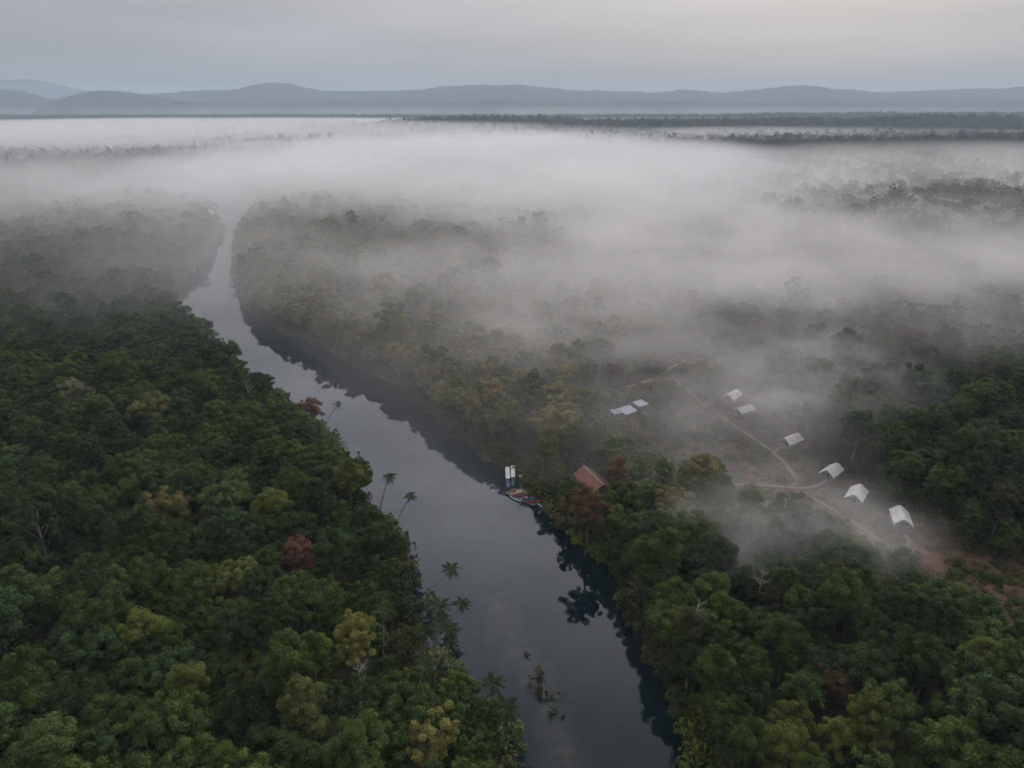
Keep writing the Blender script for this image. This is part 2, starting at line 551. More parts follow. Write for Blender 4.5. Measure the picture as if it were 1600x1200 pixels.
def ridge(name, px, dist_, depth, seed, label, rough=15.0):
    """A forested ridge whose crest follows the skyline; crest row in the middle of a real slope."""
    px = np.array(px, float)
    xs = np.arange(px[0, 0], px[-1, 0] + 0.1, 2.5)
    ys = np.interp(xs, px[:, 0], px[:, 1])
    V = []
    rows = np.linspace(-1, 1, 13)
    for j, s in enumerate(rows):
        for i, (x, y) in enumerate(zip(xs, ys)):
            u, v = (x - 800) / F, (y - 600) / F
            dirn = np.array((u, cp - v * sp, -(sp + v * cp)))
            k = dist_ / dirn[1]
            crest = np.array((0, 0, CAM_H)) + dirn * k
            d = dist_ + s * depth
            X = crest[0]
            prof = (0.5 + 0.5 * math.cos(math.pi * s)) ** 0.85
            V.append((X, d, crest[2] * prof))
    V = np.array(V)
    V[:, 2] += (fbm(V[:, 0] / 160, V[:, 1] / 160, seed, 4) - 0.5) * rough * 2.2 * np.clip(V[:, 2] / 60, 0, 1)
    V[:, 2] += (rng.random(len(V)) - 0.5) * rough * 0.9 * np.clip(V[:, 2] / 60, 0, 1)
    V[:, 2] -= 3.0
    n = len(xs)
    ii = np.arange(n * 13).reshape(13, n)
    q = np.stack([ii[:-1, :-1].ravel(), ii[:-1, 1:].ravel(), ii[1:, 1:].ravel(), ii[1:, :-1].ravel()], 1)
    o = link(name, mesh_np(name, V, q, M_HILL, True))
    tag(o, label, None, None, 'structure')


ridge('hills', [(-500, 130), (-300, 140), (-200, 150), (100, 154), (215, 149), (300, 142), (385, 139), (400, 133), (425, 128.5), (455, 130), (475, 136), (500, 140.5), (560, 142.5),
                (650, 141), (690, 135), (730, 133), (760, 133), (800, 131.5), (850, 135), (880, 139), (920, 142), (960, 141), (1010, 144), (1060, 140), (1100, 142),
                (1130, 145), (1180, 140), (1220, 136), (1255, 132.5), (1300, 138), (1370, 143), (1420, 143), (1460, 140), (1520, 138), (1560, 139), (1600, 135), (1800, 128), (2000, 140), (2200, 150)],
      8600, 1500, 3, 'long blue forested ridge along the horizon')
ridge('hills', [(-600, 140), (-300, 120), (-100, 128), (0, 125), (40, 123.5), (70, 127), (100, 134), (140, 142), (200, 150), (260, 156)], 11500, 900, 9, 'pale far hill behind the ridge at the skyline', 7)
ridge('hills', [(150, 166), (240, 160), (330, 158), (420, 161), (520, 157), (640, 160), (760, 155), (900, 159), (1020, 156), (1150, 160), (1290, 155), (1420, 159), (1600, 154), (1800, 152), (1900, 160)], 6900, 500, 23, 'low dark foothills in front of the long ridge', 12)
ridge('hills', [(-300, 150), (-100, 141), (0, 139), (30, 141), (60, 149), (90, 157)], 7000, 500, 12, 'low dark hill at the left end of the skyline', 6)
ridge('hills', [(85, 158), (105, 151), (130, 143), (160, 141), (195, 143), (230, 148), (280, 156)], 6600, 450, 15, 'low rounded hill rising from the fog', 6)

# ------------------------------------------------------------------ tree prototypes
def leaves(centres, radii, per, size, r, up=0.35):
    """Leaf quads over the clump balls; returns verts, quads, per-leaf variation."""
    Vs, var = [], []
    for c, rad in zip(centres, radii):
        n = max(6, int(per * rad * rad))
        d = r.normal(size=(n, 3)); d[:, 2] += 0.25
        d /= np.linalg.norm(d, axis=1)[:, None]
        pos = c + d * rad * (0.62 + 0.42 * r.random((n, 1))) * np.array((1.08, 1.08, 0.86))
        nrm = d + r.normal(size=(n, 3)) * 0.5 + np.array((0, 0, up))
        nrm /= np.linalg.norm(nrm, axis=1)[:, None]
        a = np.cross(nrm, r.normal(size=(n, 3))); a /= np.linalg.norm(a, axis=1)[:, None] + 1e-9
        bb = np.cross(nrm, a)
        s = size * (0.6 + 0.8 * r.random((n, 1)))
        q = np.stack([pos - a * s, pos + bb * s * 0.55 - nrm * s * 0.12, pos + a * s, pos - bb * s * 0.55 - nrm * s * 0.12], 1)
        Vs.append(q.reshape(-1, 3))
        base = r.random()
        var.append(np.clip(0.5 * base + 0.5 * r.random(n), 0, 1))
    V = np.concatenate(Vs)
    Fq = np.arange(len(V)).reshape(-1, 4)
    return V, Fq, np.concatenate(var)


FORMS = {'domed': dict(H=14, R=4.3, rz=4.6, n=84, rc=(0.55, 1.05)),
         'broad': dict(H=13, R=5.3, rz=3.8, n=100, rc=(0.55, 1.0)),
         'tall': dict(H=17, R=3.3, rz=6.2, n=80, rc=(0.55, 1.0)),
         'loose': dict(H=15, R=4.3, rz=5.0, n=62, rc=(0.5, 0.95))}


def crown_arrays(form, seed, per, size, nscale=1.0):
    r = np.random.default_rng(seed)
    p = FORMS[form]
    n = int(p['n'] * nscale)
    zc = p['H'] - p['rz'] * 0.95
    # a few big lobes, each carrying clumps: an uneven billowing outline
    nl = r.integers(4, 7)
    lob = []
    for i in range(nl):
        an = 2 * math.pi * (i + r.random() * 0.7) / nl
        lob.append((math.cos(an) * p['R'] * r.uniform(.3, .55), math.sin(an) * p['R'] * r.uniform(.3, .55), r.uniform(-.35, .45) * p['rz'], r.uniform(.45, .68)))
    lob.append((r.uniform(-.6, .6), r.uniform(-.6, .6), p['rz'] * 0.35, 0.62))
    C, Rd = [], []
    for k in range(n):
        lx, ly, lz, ls = lob[k % len(lob)]
        d = r.normal(size=3); d[2] = d[2] * 0.9 + 0.25
        d /= np.linalg.norm(d)
        C.append(np.array((lx + d[0] * p['R'] * ls, ly + d[1] * p['R'] * ls, zc + lz + d[2] * p['rz'] * ls * 1.0)))
        Rd.append(r.uniform(*p['rc']))
    V, Fq, var = leaves(C, Rd, per, size, r)
    return V, Fq, var, C, zc, p


def crown_mesh(name, arr):
    V, Fq, var = arr[:3]
    me = mesh_np(name, V, Fq, M_LEAF)
    a = me.attributes.new('leafvar', 'FLOAT', 'FACE')
    a.data.foreach_set('value', var.astype(np.float32))
    return me


def trunk_mb(arr, seed, r0=0.24):
    r = np.random.default_rng(seed + 999)
    C, zc, p = arr[3], arr[4], arr[5]
    mb = MB()
    top = np.array((r.uniform(-.5, .5), r.uniform(-.5, .5), zc + 0.3 * p['rz']))
    mid = np.array((r.uniform(-.6, .6), r.uniform(-.6, .6), zc * 0.5))
    mb.tube([(0, 0, -0.6), (0, 0, 0.4), mid, top], [r0 * 1.7, r0 * 1.15, r0 * 0.85, r0 * 0.35], 7)
    for k in r.choice(len(C), 7, replace=False):
        st = mid + (top - mid) * r.uniform(0.25, 0.85)
        en = np.array(C[k])
        me_ = (st + en) / 2 + np.array((0, 0, -0.35))
        mb.tube([st, me_, en], [r0 * 0.5, r0 * 0.33, r0 * 0.14], 5)
    return mb


PROTO = []                                     # near prototypes: crown mesh, trunk mesh, form
for i, form in enumerate(['domed', 'broad', 'domed', 'tall', 'loose', 'broad', 'domed', 'tall', 'broad', 'loose', 'domed', 'domed']):
    arr = crown_arrays(form, 100 + i, 330, 0.165)
    PROTO.append((crown_mesh('crown', arr), trunk_mb(arr, i).mesh('trunk', M_BARK if i % 3 else M_PALE_BARK, True), form, arr))

pc_near = bpy.data.collections.new('tree_models')        # joined models for the uncounted mass
pc_far = bpy.data.collections.new('far_tree_models')
pc_bush = bpy.data.collections.new('bush_models')


def joined(name, arr, tmb, col):
    V, Fq, var = arr[:3]
    V = V.tolist(); faces = [tuple(f) for f in Fq.tolist()]
    n = len(V); nf = len(faces)
    if tmb is not None:
        V = V + tmb.v; faces = faces + [tuple(i + n for i in f) for f in tmb.f]
    me = bpy.data.meshes.new(name); me.from_pydata(V, [], faces)
    me.materials.append(M_LEAF); me.materials.append(M_BARK)
    mi = np.zeros(len(faces), np.int32); mi[nf:] = 1
    me.polygons.foreach_set('material_index', mi)
    a = me.attributes.new('leafvar', 'FLOAT', 'FACE')
    a.data.foreach_set('value', np.concatenate([var, np.full(len(faces) - nf, .5)]).astype(np.float32))
    o = bpy.data.objects.new(name, me)
    col.objects.link(o)


for i, form in enumerate(['domed', 'broad', 'domed', 'tall', 'loose', 'broad', 'domed', 'tall', 'broad', 'loose']):
    arr = crown_arrays(form, 300 + i, 210, 0.20)
    joined('tree_model_%02d' % i, arr, trunk_mb(arr, 40 + i), pc_near)
N_NEAR = 10
for i, form in enumerate(['domed', 'broad', 'tall', 'loose', 'domed', 'broad']):
    arr = crown_arrays(form, 500 + i, 40, 0.55, 0.45)
    joined('far_tree_model_%02d' % i, arr, None, pc_far)
N_FAR = 6
for i in range(5):
    r = np.random.default_rng(700 + i)
    C = [np.array((r.normal() * 0.9, r.normal() * 0.9, 0.5 + 0.6 * r.random())) for _ in range(9)]
    V, Fq, var = leaves(C, [r.uniform(.45, .8) for _ in C], 110, 0.2, r)
    joined('bush_model_%02d' % i, (V, Fq, var), None, pc_bush)
N_BUSH = 5


def instancer(name, pts, rot, scl, var, tints, coll, label, kind='stuff'):
    me = bpy.data.meshes.new(name)
    me.vertices.add(len(pts)); me.vertices.foreach_set('co', np.asarray(pts, np.float32).ravel())
    for nm, ty, key, dat in (('rot', 'FLOAT', 'value', rot), ('scl', 'FLOAT_VECTOR', 'vector', scl), ('pick', 'INT', 'value', var), ('tint', 'FLOAT_VECTOR', 'vector', tints)):
        at2 = me.attributes.new(nm, ty, 'POINT')
        at2.data.foreach_set(key, np.asarray(dat, np.int32 if ty == 'INT' else np.float32).ravel())
    o = link(name, me)
    g = bpy.data.node_groups.new(name, 'GeometryNodeTree')
    g.interface.new_socket('Geometry', in_out='INPUT', socket_type='NodeSocketGeometry')
    g.interface.new_socket('Geometry', in_out='OUTPUT', socket_type='NodeSocketGeometry')
    gi = g.nodes.new('NodeGroupInput'); go = g.nodes.new('NodeGroupOutput')
    ci = g.nodes.new('GeometryNodeCollectionInfo')
    ci.inputs['Collection'].default_value = coll
    ci.inputs['Separate Children'].default_value = True
    ci.inputs['Reset Children'].default_value = True
    ip = g.nodes.new('GeometryNodeInstanceOnPoints')
    ip.inputs['Pick Instance'].default_value = True

    def na(nm, ty):
        x = g.nodes.new('GeometryNodeInputNamedAttribute'); x.data_type = ty; x.inputs['Name'].default_value = nm
        return [s for s in x.outputs if s.enabled and s.name == 'Attribute'][0]
    cx = g.nodes.new('ShaderNodeCombineXYZ')
    g.links.new(na('rot', 'FLOAT'), cx.inputs['Z'])
    g.links.new(gi.outputs[0], ip.inputs['Points'])
    g.links.new(ci.outputs[0], ip.inputs['Instance'])
    g.links.new(na('pick', 'INT'), ip.inputs['Instance Index'])
    g.links.new(cx.outputs[0], ip.inputs['Rotation'])
    g.links.new(na('scl', 'FLOAT_VECTOR'), ip.inputs['Scale'])
    g.links.new(ip.outputs[0], go.inputs[0])
    md = o.modifiers.new('scatter', 'NODES'); md.node_group = g
    tag(o, label, None, None, kind)
    return o


# ------------------------------------------------------------------ where things of the camp stand (kept free of trees)
def W2(x, y, z=0.8):
    return at(x, y, z)


TENTS = [  # centre of the roof in the picture, height there, heading (deg, front direction), size
    (1410, 800.5, 4.4, -108, 0.80), (1340, 764.5, 4.4, -127, 0.80), (1301, 728, 4.4, -137, 0.76), (1237, 680, 4.4, -145, 0.78), (1163, 633, 4.4, -150, 0.74), (1145, 612, 4.4, -132, 0.80)]
TENT_POS = [np.array((*at(x, y, z)[:2], 0.8)) for x, y, z, h, s in TENTS]
keep = [(p[:2], 5.0) for p in TENT_POS]
HUTS = [(980.5, 640.5, 3.4, 35, 5.6, 4.6), (1000.5, 630, 3.4, 35, 4.4, 3.6), (962.5, 643, 3.2, 20, 3.2, 2.6)]
keep += [(at(x, y, z)[:2], 4.6) for x, y, z, *_ in HUTS]
LODGE_A, LODGE_B = at(913, 729, 6.2), at(942, 756, 6.2)
keep += [((LODGE_A + LODGE_B)[:2] / 2 + (LODGE_B - LODGE_A)[:2] * k, 5.5) for k in (-.5, -.25, 0, .25, .5)]
DOCK_A, DOCK_B = at(796, 767, 0.4)[:2], at(838, 786, 0.4)[:2]
keep += [(DOCK_A + (DOCK_B - DOCK_A) * k, 8.2) for k in np.linspace(-0.3, 1.25, 9)]
keep += [(at(797, y, 0)[:2], 8.6) for y in (726, 732, 740, 748, 758)]
keep += [(at(803, y, 0)[:2], 8.6) for y in (732, 740, 748, 758)]

# ------------------------------------------------------------------ forest layout
GREENS = np.array((1.0, 1.06, 0.72)) * np.array([(0.038, 0.062, 0.022), (0.050, 0.078, 0.025), (0.032, 0.051, 0.020), (0.062, 0.092, 0.028), (0.040, 0.066, 0.032), (0.068, 0.086, 0.027), (0.100, 0.118, 0.034)])
OLIVES = 0.85 * np.array([(0.070, 0.076, 0.030), (0.092, 0.088, 0.036), (0.060, 0.072, 0.034), (0.110, 0.100, 0.044), (0.050, 0.070, 0.028), (0.108, 0.096, 0.042), (0.105, 0.108, 0.040)])
TONES_G = ['deep green', 'mid green', 'dark green', 'fresh green', 'blue-green', 'olive green', 'yellow-green']
TONES_O = ['olive', 'khaki', 'grey-green', 'pale olive', 'moss green', 'brownish', 'light khaki']
SIDE_R = lambda P: P[:, 0] > np.interp(P[:, 1], cl[:, 1][np.argsort(cl[:, 1])], cl[:, 0][np.argsort(cl[:, 1])])


def scatter(y0, y1, step, margin, jit=0.42, seed=1):
    r = np.random.default_rng(seed)
    xm = 0.80 * (y1 + 60) + 40
    gx = np.arange(-xm, xm, step); gy = np.arange(y0, y1, step * 0.93)
    X, Y = np.meshgrid(gx, gy)
    X[1::2] += step / 2
    P = np.stack([X.ravel(), Y.ravel()], 1) + r.uniform(-jit, jit, (X.size, 2)) * step
    P = P[np.abs(P[:, 0]) < 0.80 * (P[:, 1] + 60) + margin]
    return P


P = scatter(10, 620, 5.25, 20)
# a close row of tall trees overhanging the right bank
row = resample(RB[(RB[:, 1] > 70) & (RB[:, 1] < 640)], 190)
row_n = np.gradient(row, axis=0); row_n = np.stack([row_n[:, 1], -row_n[:, 0]], 1) / np.linalg.norm(row_n, axis=1)[:, None]
row = row + row_n * rng.uniform(2.3, 4.2, (len(row), 1))
P = P[(river_sd(P) > 5.5) | ~SIDE_R(P)]
P = np.concatenate([P, row])
sdP = river_sd(P)
ok = sdP > 2.0
right = SIDE_R(P)
camp = inside(P, camp_poly)
clearf = np.zeros(len(P))
for c, r in CLEAR:
    clearf = np.maximum(clearf, np.clip(1.25 - np.hypot(*(P - c).T) / r, 0, 1))
for c, r in keep:
    ok &= np.hypot(*(P - np.asarray(c)).T) > r
for l in PATHS.values():
    ok &= seg_dist(P, l) > 3.2
rnd = rng.random(len(P))
ok &= ~((clearf > 0.3) & (rnd > 0.05))
ok &= ~(camp & (rnd > 0.8))
# the plain to the right beyond the camp is open scrub
plain = np.clip((P[:, 1] - 330) / 150, 0, 1) * np.clip((P[:, 0] / P[:, 1] - 0.05) / 0.3, 0, 1)
ok &= rng.random(len(P)) > 0.45 * plain
SPECIAL = [  # picture position of the crown, prototype, scale, tint, label
    (465, 868, 0, 0.72, (0.17, 0.080, 0.052), 'small round russet-red tree among the green crowns of the left bank'),
    (918, 797, 4, 1.00, (0.115, 0.072, 0.036), 'tall rust-brown tree on the right bank below the red-roofed lodge'),
    (966, 745, 7, 0.78, (0.170, 0.098, 0.045), 'narrow orange-brown column tree beside the red-roofed lodge'),
    (955, 582, 10, 0.80, (0.150, 0.085, 0.052), 'round russet tree at the end of the red path behind the huts'),
    (118, 620, 0, 0.95, (0.160, 0.165, 0.085), 'pale cream-green round tree alone in the left forest'),
    (262, 797, 5, 1.05, (0.150, 0.135, 0.045), 'broad straw-yellow flowering tree in the middle of the left forest'),
    (375, 905, 8, 0.80, (0.130, 0.150, 0.040), 'flat-topped lime green tree below the russet tree on the left bank'),
    (552, 1003, 4, 0.85, (0.190, 0.190, 0.045), 'bright yellow-leaved tree on the left bank below the palm cluster'),
    (668, 1158, 9, 0.85, (0.190, 0.185, 0.050), 'yellow-leaved tree at the bottom edge near the river'),
    (475, 1115, 3, 0.95, (0.110, 0.125, 0.034), 'tall lime-green tree at the bottom centre of the left forest'),
    (25, 935, 3, 1.00, (0.060, 0.095, 0.030), 'tall fresh green tree at the left edge of the picture'),
    (350, 790, 2, 1.10, (0.075, 0.110, 0.034), 'big bright green domed tree beside the straw-yellow flowering tree'),
    (80, 1170, 6, 1.00, (0.080, 0.115, 0.032), 'bright green tree in the bottom left corner'),
    (1310, 1075, 2, 0.65, (0.088, 0.064, 0.030), 'small brown-topped tree in the lower right forest'),
    (235, 640, 5, 1.10, (0.130, 0.135, 0.042), 'broad yellow-green crown in the upper left forest'),
    (485, 642, 0, 0.70, (0.170, 0.085, 0.048), 'small orange-tinged tree on the left bank above the river bend'),
]
sp_pos = []
for x, y, k, s, tn, lb in SPECIAL:
    s = s * 1.18
    hz = PROTO[k][3][4] * s + 0.8
    q = at(x, y, hz)[:2]
    sp_pos.append(q)
    ok &= np.hypot(*(P - q).T) > 4.6
    ok &= np.hypot(*(P - (q - np.array((q[0] * 0.02, 3.0)))).T) > 4.4
for x, y, h in ((705, 890, 11), (721, 944, 10), (686, 948, 14), (689, 972, 13), (704, 984, 10), (664, 988, 12), (702, 1005, 8), (641, 776, 11), (608, 745, 12), (664, 1042, 12), (770, 1068, 9), (790, 1108, 8), (600, 955, 14)):
    q = at(x, y, h)[:2]
    e_ = P - q
    ok &= ~((np.abs(e_[:, 0]) < 2.6) & (e_[:, 1] < 2.5) & (e_[:, 1] > -4.5))
P = P[ok]; right = right[ok]; camp = camp[ok]; sdP = sdP[ok]; clearf = clearf[ok]; plain = plain[ok]
n = len(P)
scale = 0.83 * (0.62 + 0.72 * rng.random(n) ** 1.3) * (0.85 + 0.42 * fbm(P[:, 0] / 40, P[:, 1] / 40, 51, 3))
scale = np.where((sdP < 7) & ~right, scale * 0.85, scale)
scale = np.where((sdP < 5) & right, rng.uniform(0.72, 1.0, n), scale)
scale = np.where(camp, scale * rng.uniform(0.35, 0.6, n), scale)
emer = (rng.random(n) < 0.05) & ~camp & (clearf == 0)
scale = np.where(emer, scale * 1.28, scale)
edge = (clearf > 0) & ~camp
scale = np.where(edge, scale * 0.62, scale)
scale = scale * (1 - 0.35 * plain)
# low growth in front of each tent, so that the line of sight to it is open as in the photograph's clearing
seen = [p[:2] for p in TENT_POS] + [at(x, y, z)[:2] for x, y, z, *_ in HUTS] + [W(x, y) for x, y in ((1190, 742), (1175, 735), (1210, 748), (1540, 925), (1580, 935), (1500, 900))]
seen += [LODGE_A[:2] + (LODGE_B - LODGE_A)[:2] * k for k in np.linspace(0.1, 1.0, 5)]
seen += [DOCK_A + (DOCK_B - DOCK_A) * k for k in np.linspace(-0.1, 1.35, 9)] + [at(x, y)[:2] for x in (793, 803) for y in (733, 742, 752, 762)]
for key, a0, a1 in (('main', 0, 1), ('west', 0, .8), ('tent3', 0, 1), ('tent2', 0, 1), ('south', 0, .35), ('south', .62, 1), ('hut', 0, 1), ('far', 0, 1)):
    seen += list(resample(PATHS[key], 13)[int(a0 * 12):int(a1 * 12) + 1])
for p in seen:
    q = P - p
    s_ = q @ (p / np.linalg.norm(p))
    l_ = np.abs(q[:, 0] * p[1] - q[:, 1] * p[0]) / np.linalg.norm(p)
    k = (s_ < 0) & (s_ > -30) & (l_ < 2.0 + 4 * np.minimum(scale, 0.05 - 0.033 * s_))
    scale = np.where(k, np.minimum(scale, np.maximum(0.12, 0.04 - 0.040 * s_ * (100 / np.linalg.norm(p)) / 0.62)), scale)
tn_noise = fbm(P[:, 0] / 22, P[:, 1] / 22, 71, 3)
pickc = np.clip((rng.random(n) ** 1.25 * 0.75 + 0.5 * (tn_noise - 0.28)) * 7, 0, 6.99).astype(int)
olive = right & (rng.random(n) < np.clip(0.12 + (P[:, 1] - 130) / 130 - np.clip(P[:, 0] - 75, 0, 60) / 60, 0.06, 0.9))
olive |= (~right) & (rng.random(n) < np.clip((P[:, 1] - 260) / 400, 0, 0.5))
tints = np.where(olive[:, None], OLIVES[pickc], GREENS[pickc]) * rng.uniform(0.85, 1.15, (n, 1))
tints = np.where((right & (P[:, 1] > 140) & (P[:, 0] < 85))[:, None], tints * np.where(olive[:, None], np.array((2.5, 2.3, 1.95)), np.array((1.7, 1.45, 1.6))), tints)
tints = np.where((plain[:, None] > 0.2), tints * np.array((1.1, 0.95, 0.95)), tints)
brown = rng.random(n) < np.where(right & (P[:, 1] > 150), 0.010, 0.0)
tints = np.where(brown[:, None], np.array((0.135, 0.078, 0.040)), tints)
proto_i = rng.integers(0, len(PROTO), n)
rot = rng.uniform(0, 2 * math.pi, n)

# the 300 trees that show largest become trees of their own
top = np.column_stack([P, 0.8 + 12 * scale])
px_, py_, dep_ = project(top)
size_ = 4.2 * scale / dep_
vis = (px_ > -15) & (px_ < 1615) & (py_ > 0) & (py_ < 1215)
order = np.argsort(-np.where(vis, size_, 0))
N_IND = 300 - len(SPECIAL)
ind = order[:N_IND]
mass = np.setdiff1d(np.arange(n), ind)


def zone(x, y):
    col = ['at the far left edge', 'left of centre', 'beside the river', 'beside the river', 'right of the river', 'toward the right edge'][int(np.clip(x / 1600 * 6, 0, 5))]
    return col


COLN = ['near the left edge', 'in the left quarter', 'left of the river', 'by the river', 'right of the river', 'in the right half', 'in the right quarter', 'near the right edge']


def make_tree(k, x, y, s, rz, tn, label, group):
    cr_, tk_, form, arr = PROTO[k]
    o = thing('rainforest_tree', (x, y, 0.75), rz, label, 'tree', group)
    o.scale = (s, s, s)
    c = link('crown', cr_, o); c['tint'] = [float(v) for v in tn]
    link('trunk', tk_, o)
    return o


rows = []
for i in ind:
    tone = 'rust-brown' if brown[i] else (TONES_O if olive[i] else TONES_G)[pickc[i]]
    c8 = COLN[int(np.clip(px_[i] / 200, 0, 7))]
    bank = 'right bank' if right[i] else 'left bank'
    form = PROTO[proto_i[i]][2]
    rows.append([i, '%s %s' % (tone, form), bank, c8])
from collections import defaultdict
grp = defaultdict(list)
for rw in rows:
    grp[(rw[1], rw[2], rw[3])].append(rw[0])
ORD = ['lowest', 'second lowest', 'third lowest', 'fourth lowest', 'fifth lowest', 'sixth lowest', 'seventh lowest', 'eighth lowest', 'ninth lowest', 'tenth lowest', 'eleventh lowest', 'twelfth lowest']
for (a_, bk, c8), ids in grp.items():
    ids = sorted(ids, key=lambda i: -py_[i])
    for j, i in enumerate(ids):
        lb = '%s-crowned tree, %s, %s' % (a_, bk, c8)
        if len(ids) > 1:
            lb += ', %s such' % ORD[min(j, 11)]
        make_tree(int(proto_i[i]), P[i, 0], P[i, 1], float(scale[i]), float(rot[i]), tints[i], lb, 'rainforest trees along the river')
for (x, y, k, s, tn, lb), q in zip(SPECIAL, sp_pos):
    make_tree(k, q[0], q[1], s * 1.18, rng.uniform(0, 6.28), tn, lb, 'rainforest trees along the river')

sc3 = np.column_stack([scale * rng.uniform(.9, 1.15, n), scale * rng.uniform(.9, 1.15, n), scale])
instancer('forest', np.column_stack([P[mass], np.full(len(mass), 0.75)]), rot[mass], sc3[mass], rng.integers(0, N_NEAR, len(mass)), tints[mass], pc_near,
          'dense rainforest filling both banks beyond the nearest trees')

# far forest out to the hills
Q1 = scatter(620, 1700, 9.5, 60, seed=5)
Q2 = scatter(1700, 5200, 17.0, 100, seed=6)
Q = np.concatenate([Q1, Q2])
sq = np.concatenate([np.full(len(Q1), 1.25), np.full(len(Q2), 1.9)])
k = river_sd(Q) > 3
ratio = Q[:, 0] / Q[:, 1]
open_ = (ratio > 0.0) & (Q[:, 1] < 1500) & (fbm(Q[:, 0] / 70, Q[:, 1] / 70, 41, 3) < 0.62)
k &= ~(open_ & (rng.random(len(Q)) < 0.75))
Q = Q[k]; sq = sq[k]
nq = len(Q)
sq = sq * rng.uniform(0.5, 1.3, nq)
zq = 0.6 + rise(Q) * (Q[:, 1] > 900)
tq = np.where((rng.random(nq) < 0.5)[:, None], OLIVES[rng.integers(0, 7, nq)], GREENS[rng.integers(0, 7, nq)]) * rng.uniform(.75, 1.1, (nq, 1))
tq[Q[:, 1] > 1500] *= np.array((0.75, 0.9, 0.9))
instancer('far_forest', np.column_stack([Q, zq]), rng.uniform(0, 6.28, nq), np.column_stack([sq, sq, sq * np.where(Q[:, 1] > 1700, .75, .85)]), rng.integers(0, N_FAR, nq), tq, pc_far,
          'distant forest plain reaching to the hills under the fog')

# undergrowth on forest edges and clearings
B = scatter(60, 640, 2.6, 5, seed=9)
sb = river_sd(B)
bcamp = inside(B, camp_poly)
bclear = np.zeros(len(B))
for c, r in CLEAR:
    bclear = np.maximum(bclear, np.clip(1.5 - np.hypot(*(B - c).T) / r, 0, 1))
bedge = seg_dist(B, np.vstack([camp_poly, camp_poly[:1]])) < 11
k = (sb > 0.2) & (bcamp | (bclear > 0) | (sb < 7) | bedge)
k &= rng.random(len(B)) < np.where(sb < 7, 0.8, np.where(bclear > 0.45, 0.5 + 0.5 * (fbm(B[:, 0] / 7, B[:, 1] / 7, 61, 3) > 0.55), 0.75))
for l in PATHS.values():
    k &= seg_dist(B, l) > 1.5
for p in TENT_POS:
    k &= np.hypot(*(B - p[:2]).T) > 3.4
for x, y, z, *_ in HUTS:
    k &= np.hypot(*(B - at(x, y, z)[:2]).T) > 2.6
k &= seg_dist(B, np.array([DOCK_A - 0.3 * (DOCK_B - DOCK_A), DOCK_A + 1.3 * (DOCK_B - DOCK_A)])) > 3.6
k &= seg_dist(B, np.array([at(800, 730)[:2], at(800, 764)[:2]])) > 3.4
B = B[k]; sb = sb[k]; bedge = bedge[k] & ~bcamp[k] & ~(bclear[k] > 0.2)
nb = len(B)
bs = rng.uniform(0.5, 1.3, nb) * np.where((sb < 7) | bedge, 1.9, 1.0)
tb = np.where((rng.random(nb) < 0.55)[:, None], OLIVES[rng.integers(0, 7, nb)], GREENS[rng.integers(0, 7, nb)]) * rng.uniform(.8, 1.2, (nb, 1))
tb = np.where((rng.random(nb) < 0.14)[:, None] & (sb > 9)[:, None], np.array((0.13, 0.075, 0.05)), tb)
instancer('undergrowth', np.column_stack([B, np.full(nb, 0.55)]), rng.uniform(0, 6.28, nb), np.column_stack([bs, bs, bs * rng.uniform(.5, 1.2, nb)]), rng.integers(0, N_BUSH, nb), tb, pc_bush,
          'low shrubs along the banks and over the camp clearings')

# ------------------------------------------------------------------ palms along the banks
def frond_mesh():
    mb = MB()
    Ln, nseg = 2.35, 11
    pts = []
    for i in range(nseg + 1):
        s = i / nseg
        pts.append(np.array((Ln * s * (1 - 0.16 * s), 0, 0.9 * s - 1.75 * s * s)))
    mb.tube(pts, [0.04 * (1 - 0.8 * i / nseg) for i in range(nseg + 1)], 3, False)
    for i in range(1, nseg):
        s = i / nseg
        ll = 0.46 * math.sin(math.pi * (0.12 + 0.83 * s)) + 0.1
        for sg in (-1, 1):
            p = pts[i]
            e = p + np.array((0.34, sg * ll, -0.30 * ll - 0.05))
            mdd = (p + e) / 2 + np.array((0, 0, 0.07))
            mb.add([p + (-0.03, 0, 0), mdd + (-0.10, 0, 0), e, mdd + (0.10, 0, 0), p + (0.09, 0, 0)], [(0, 1, 3, 4), (1, 2, 3)])
    return mb


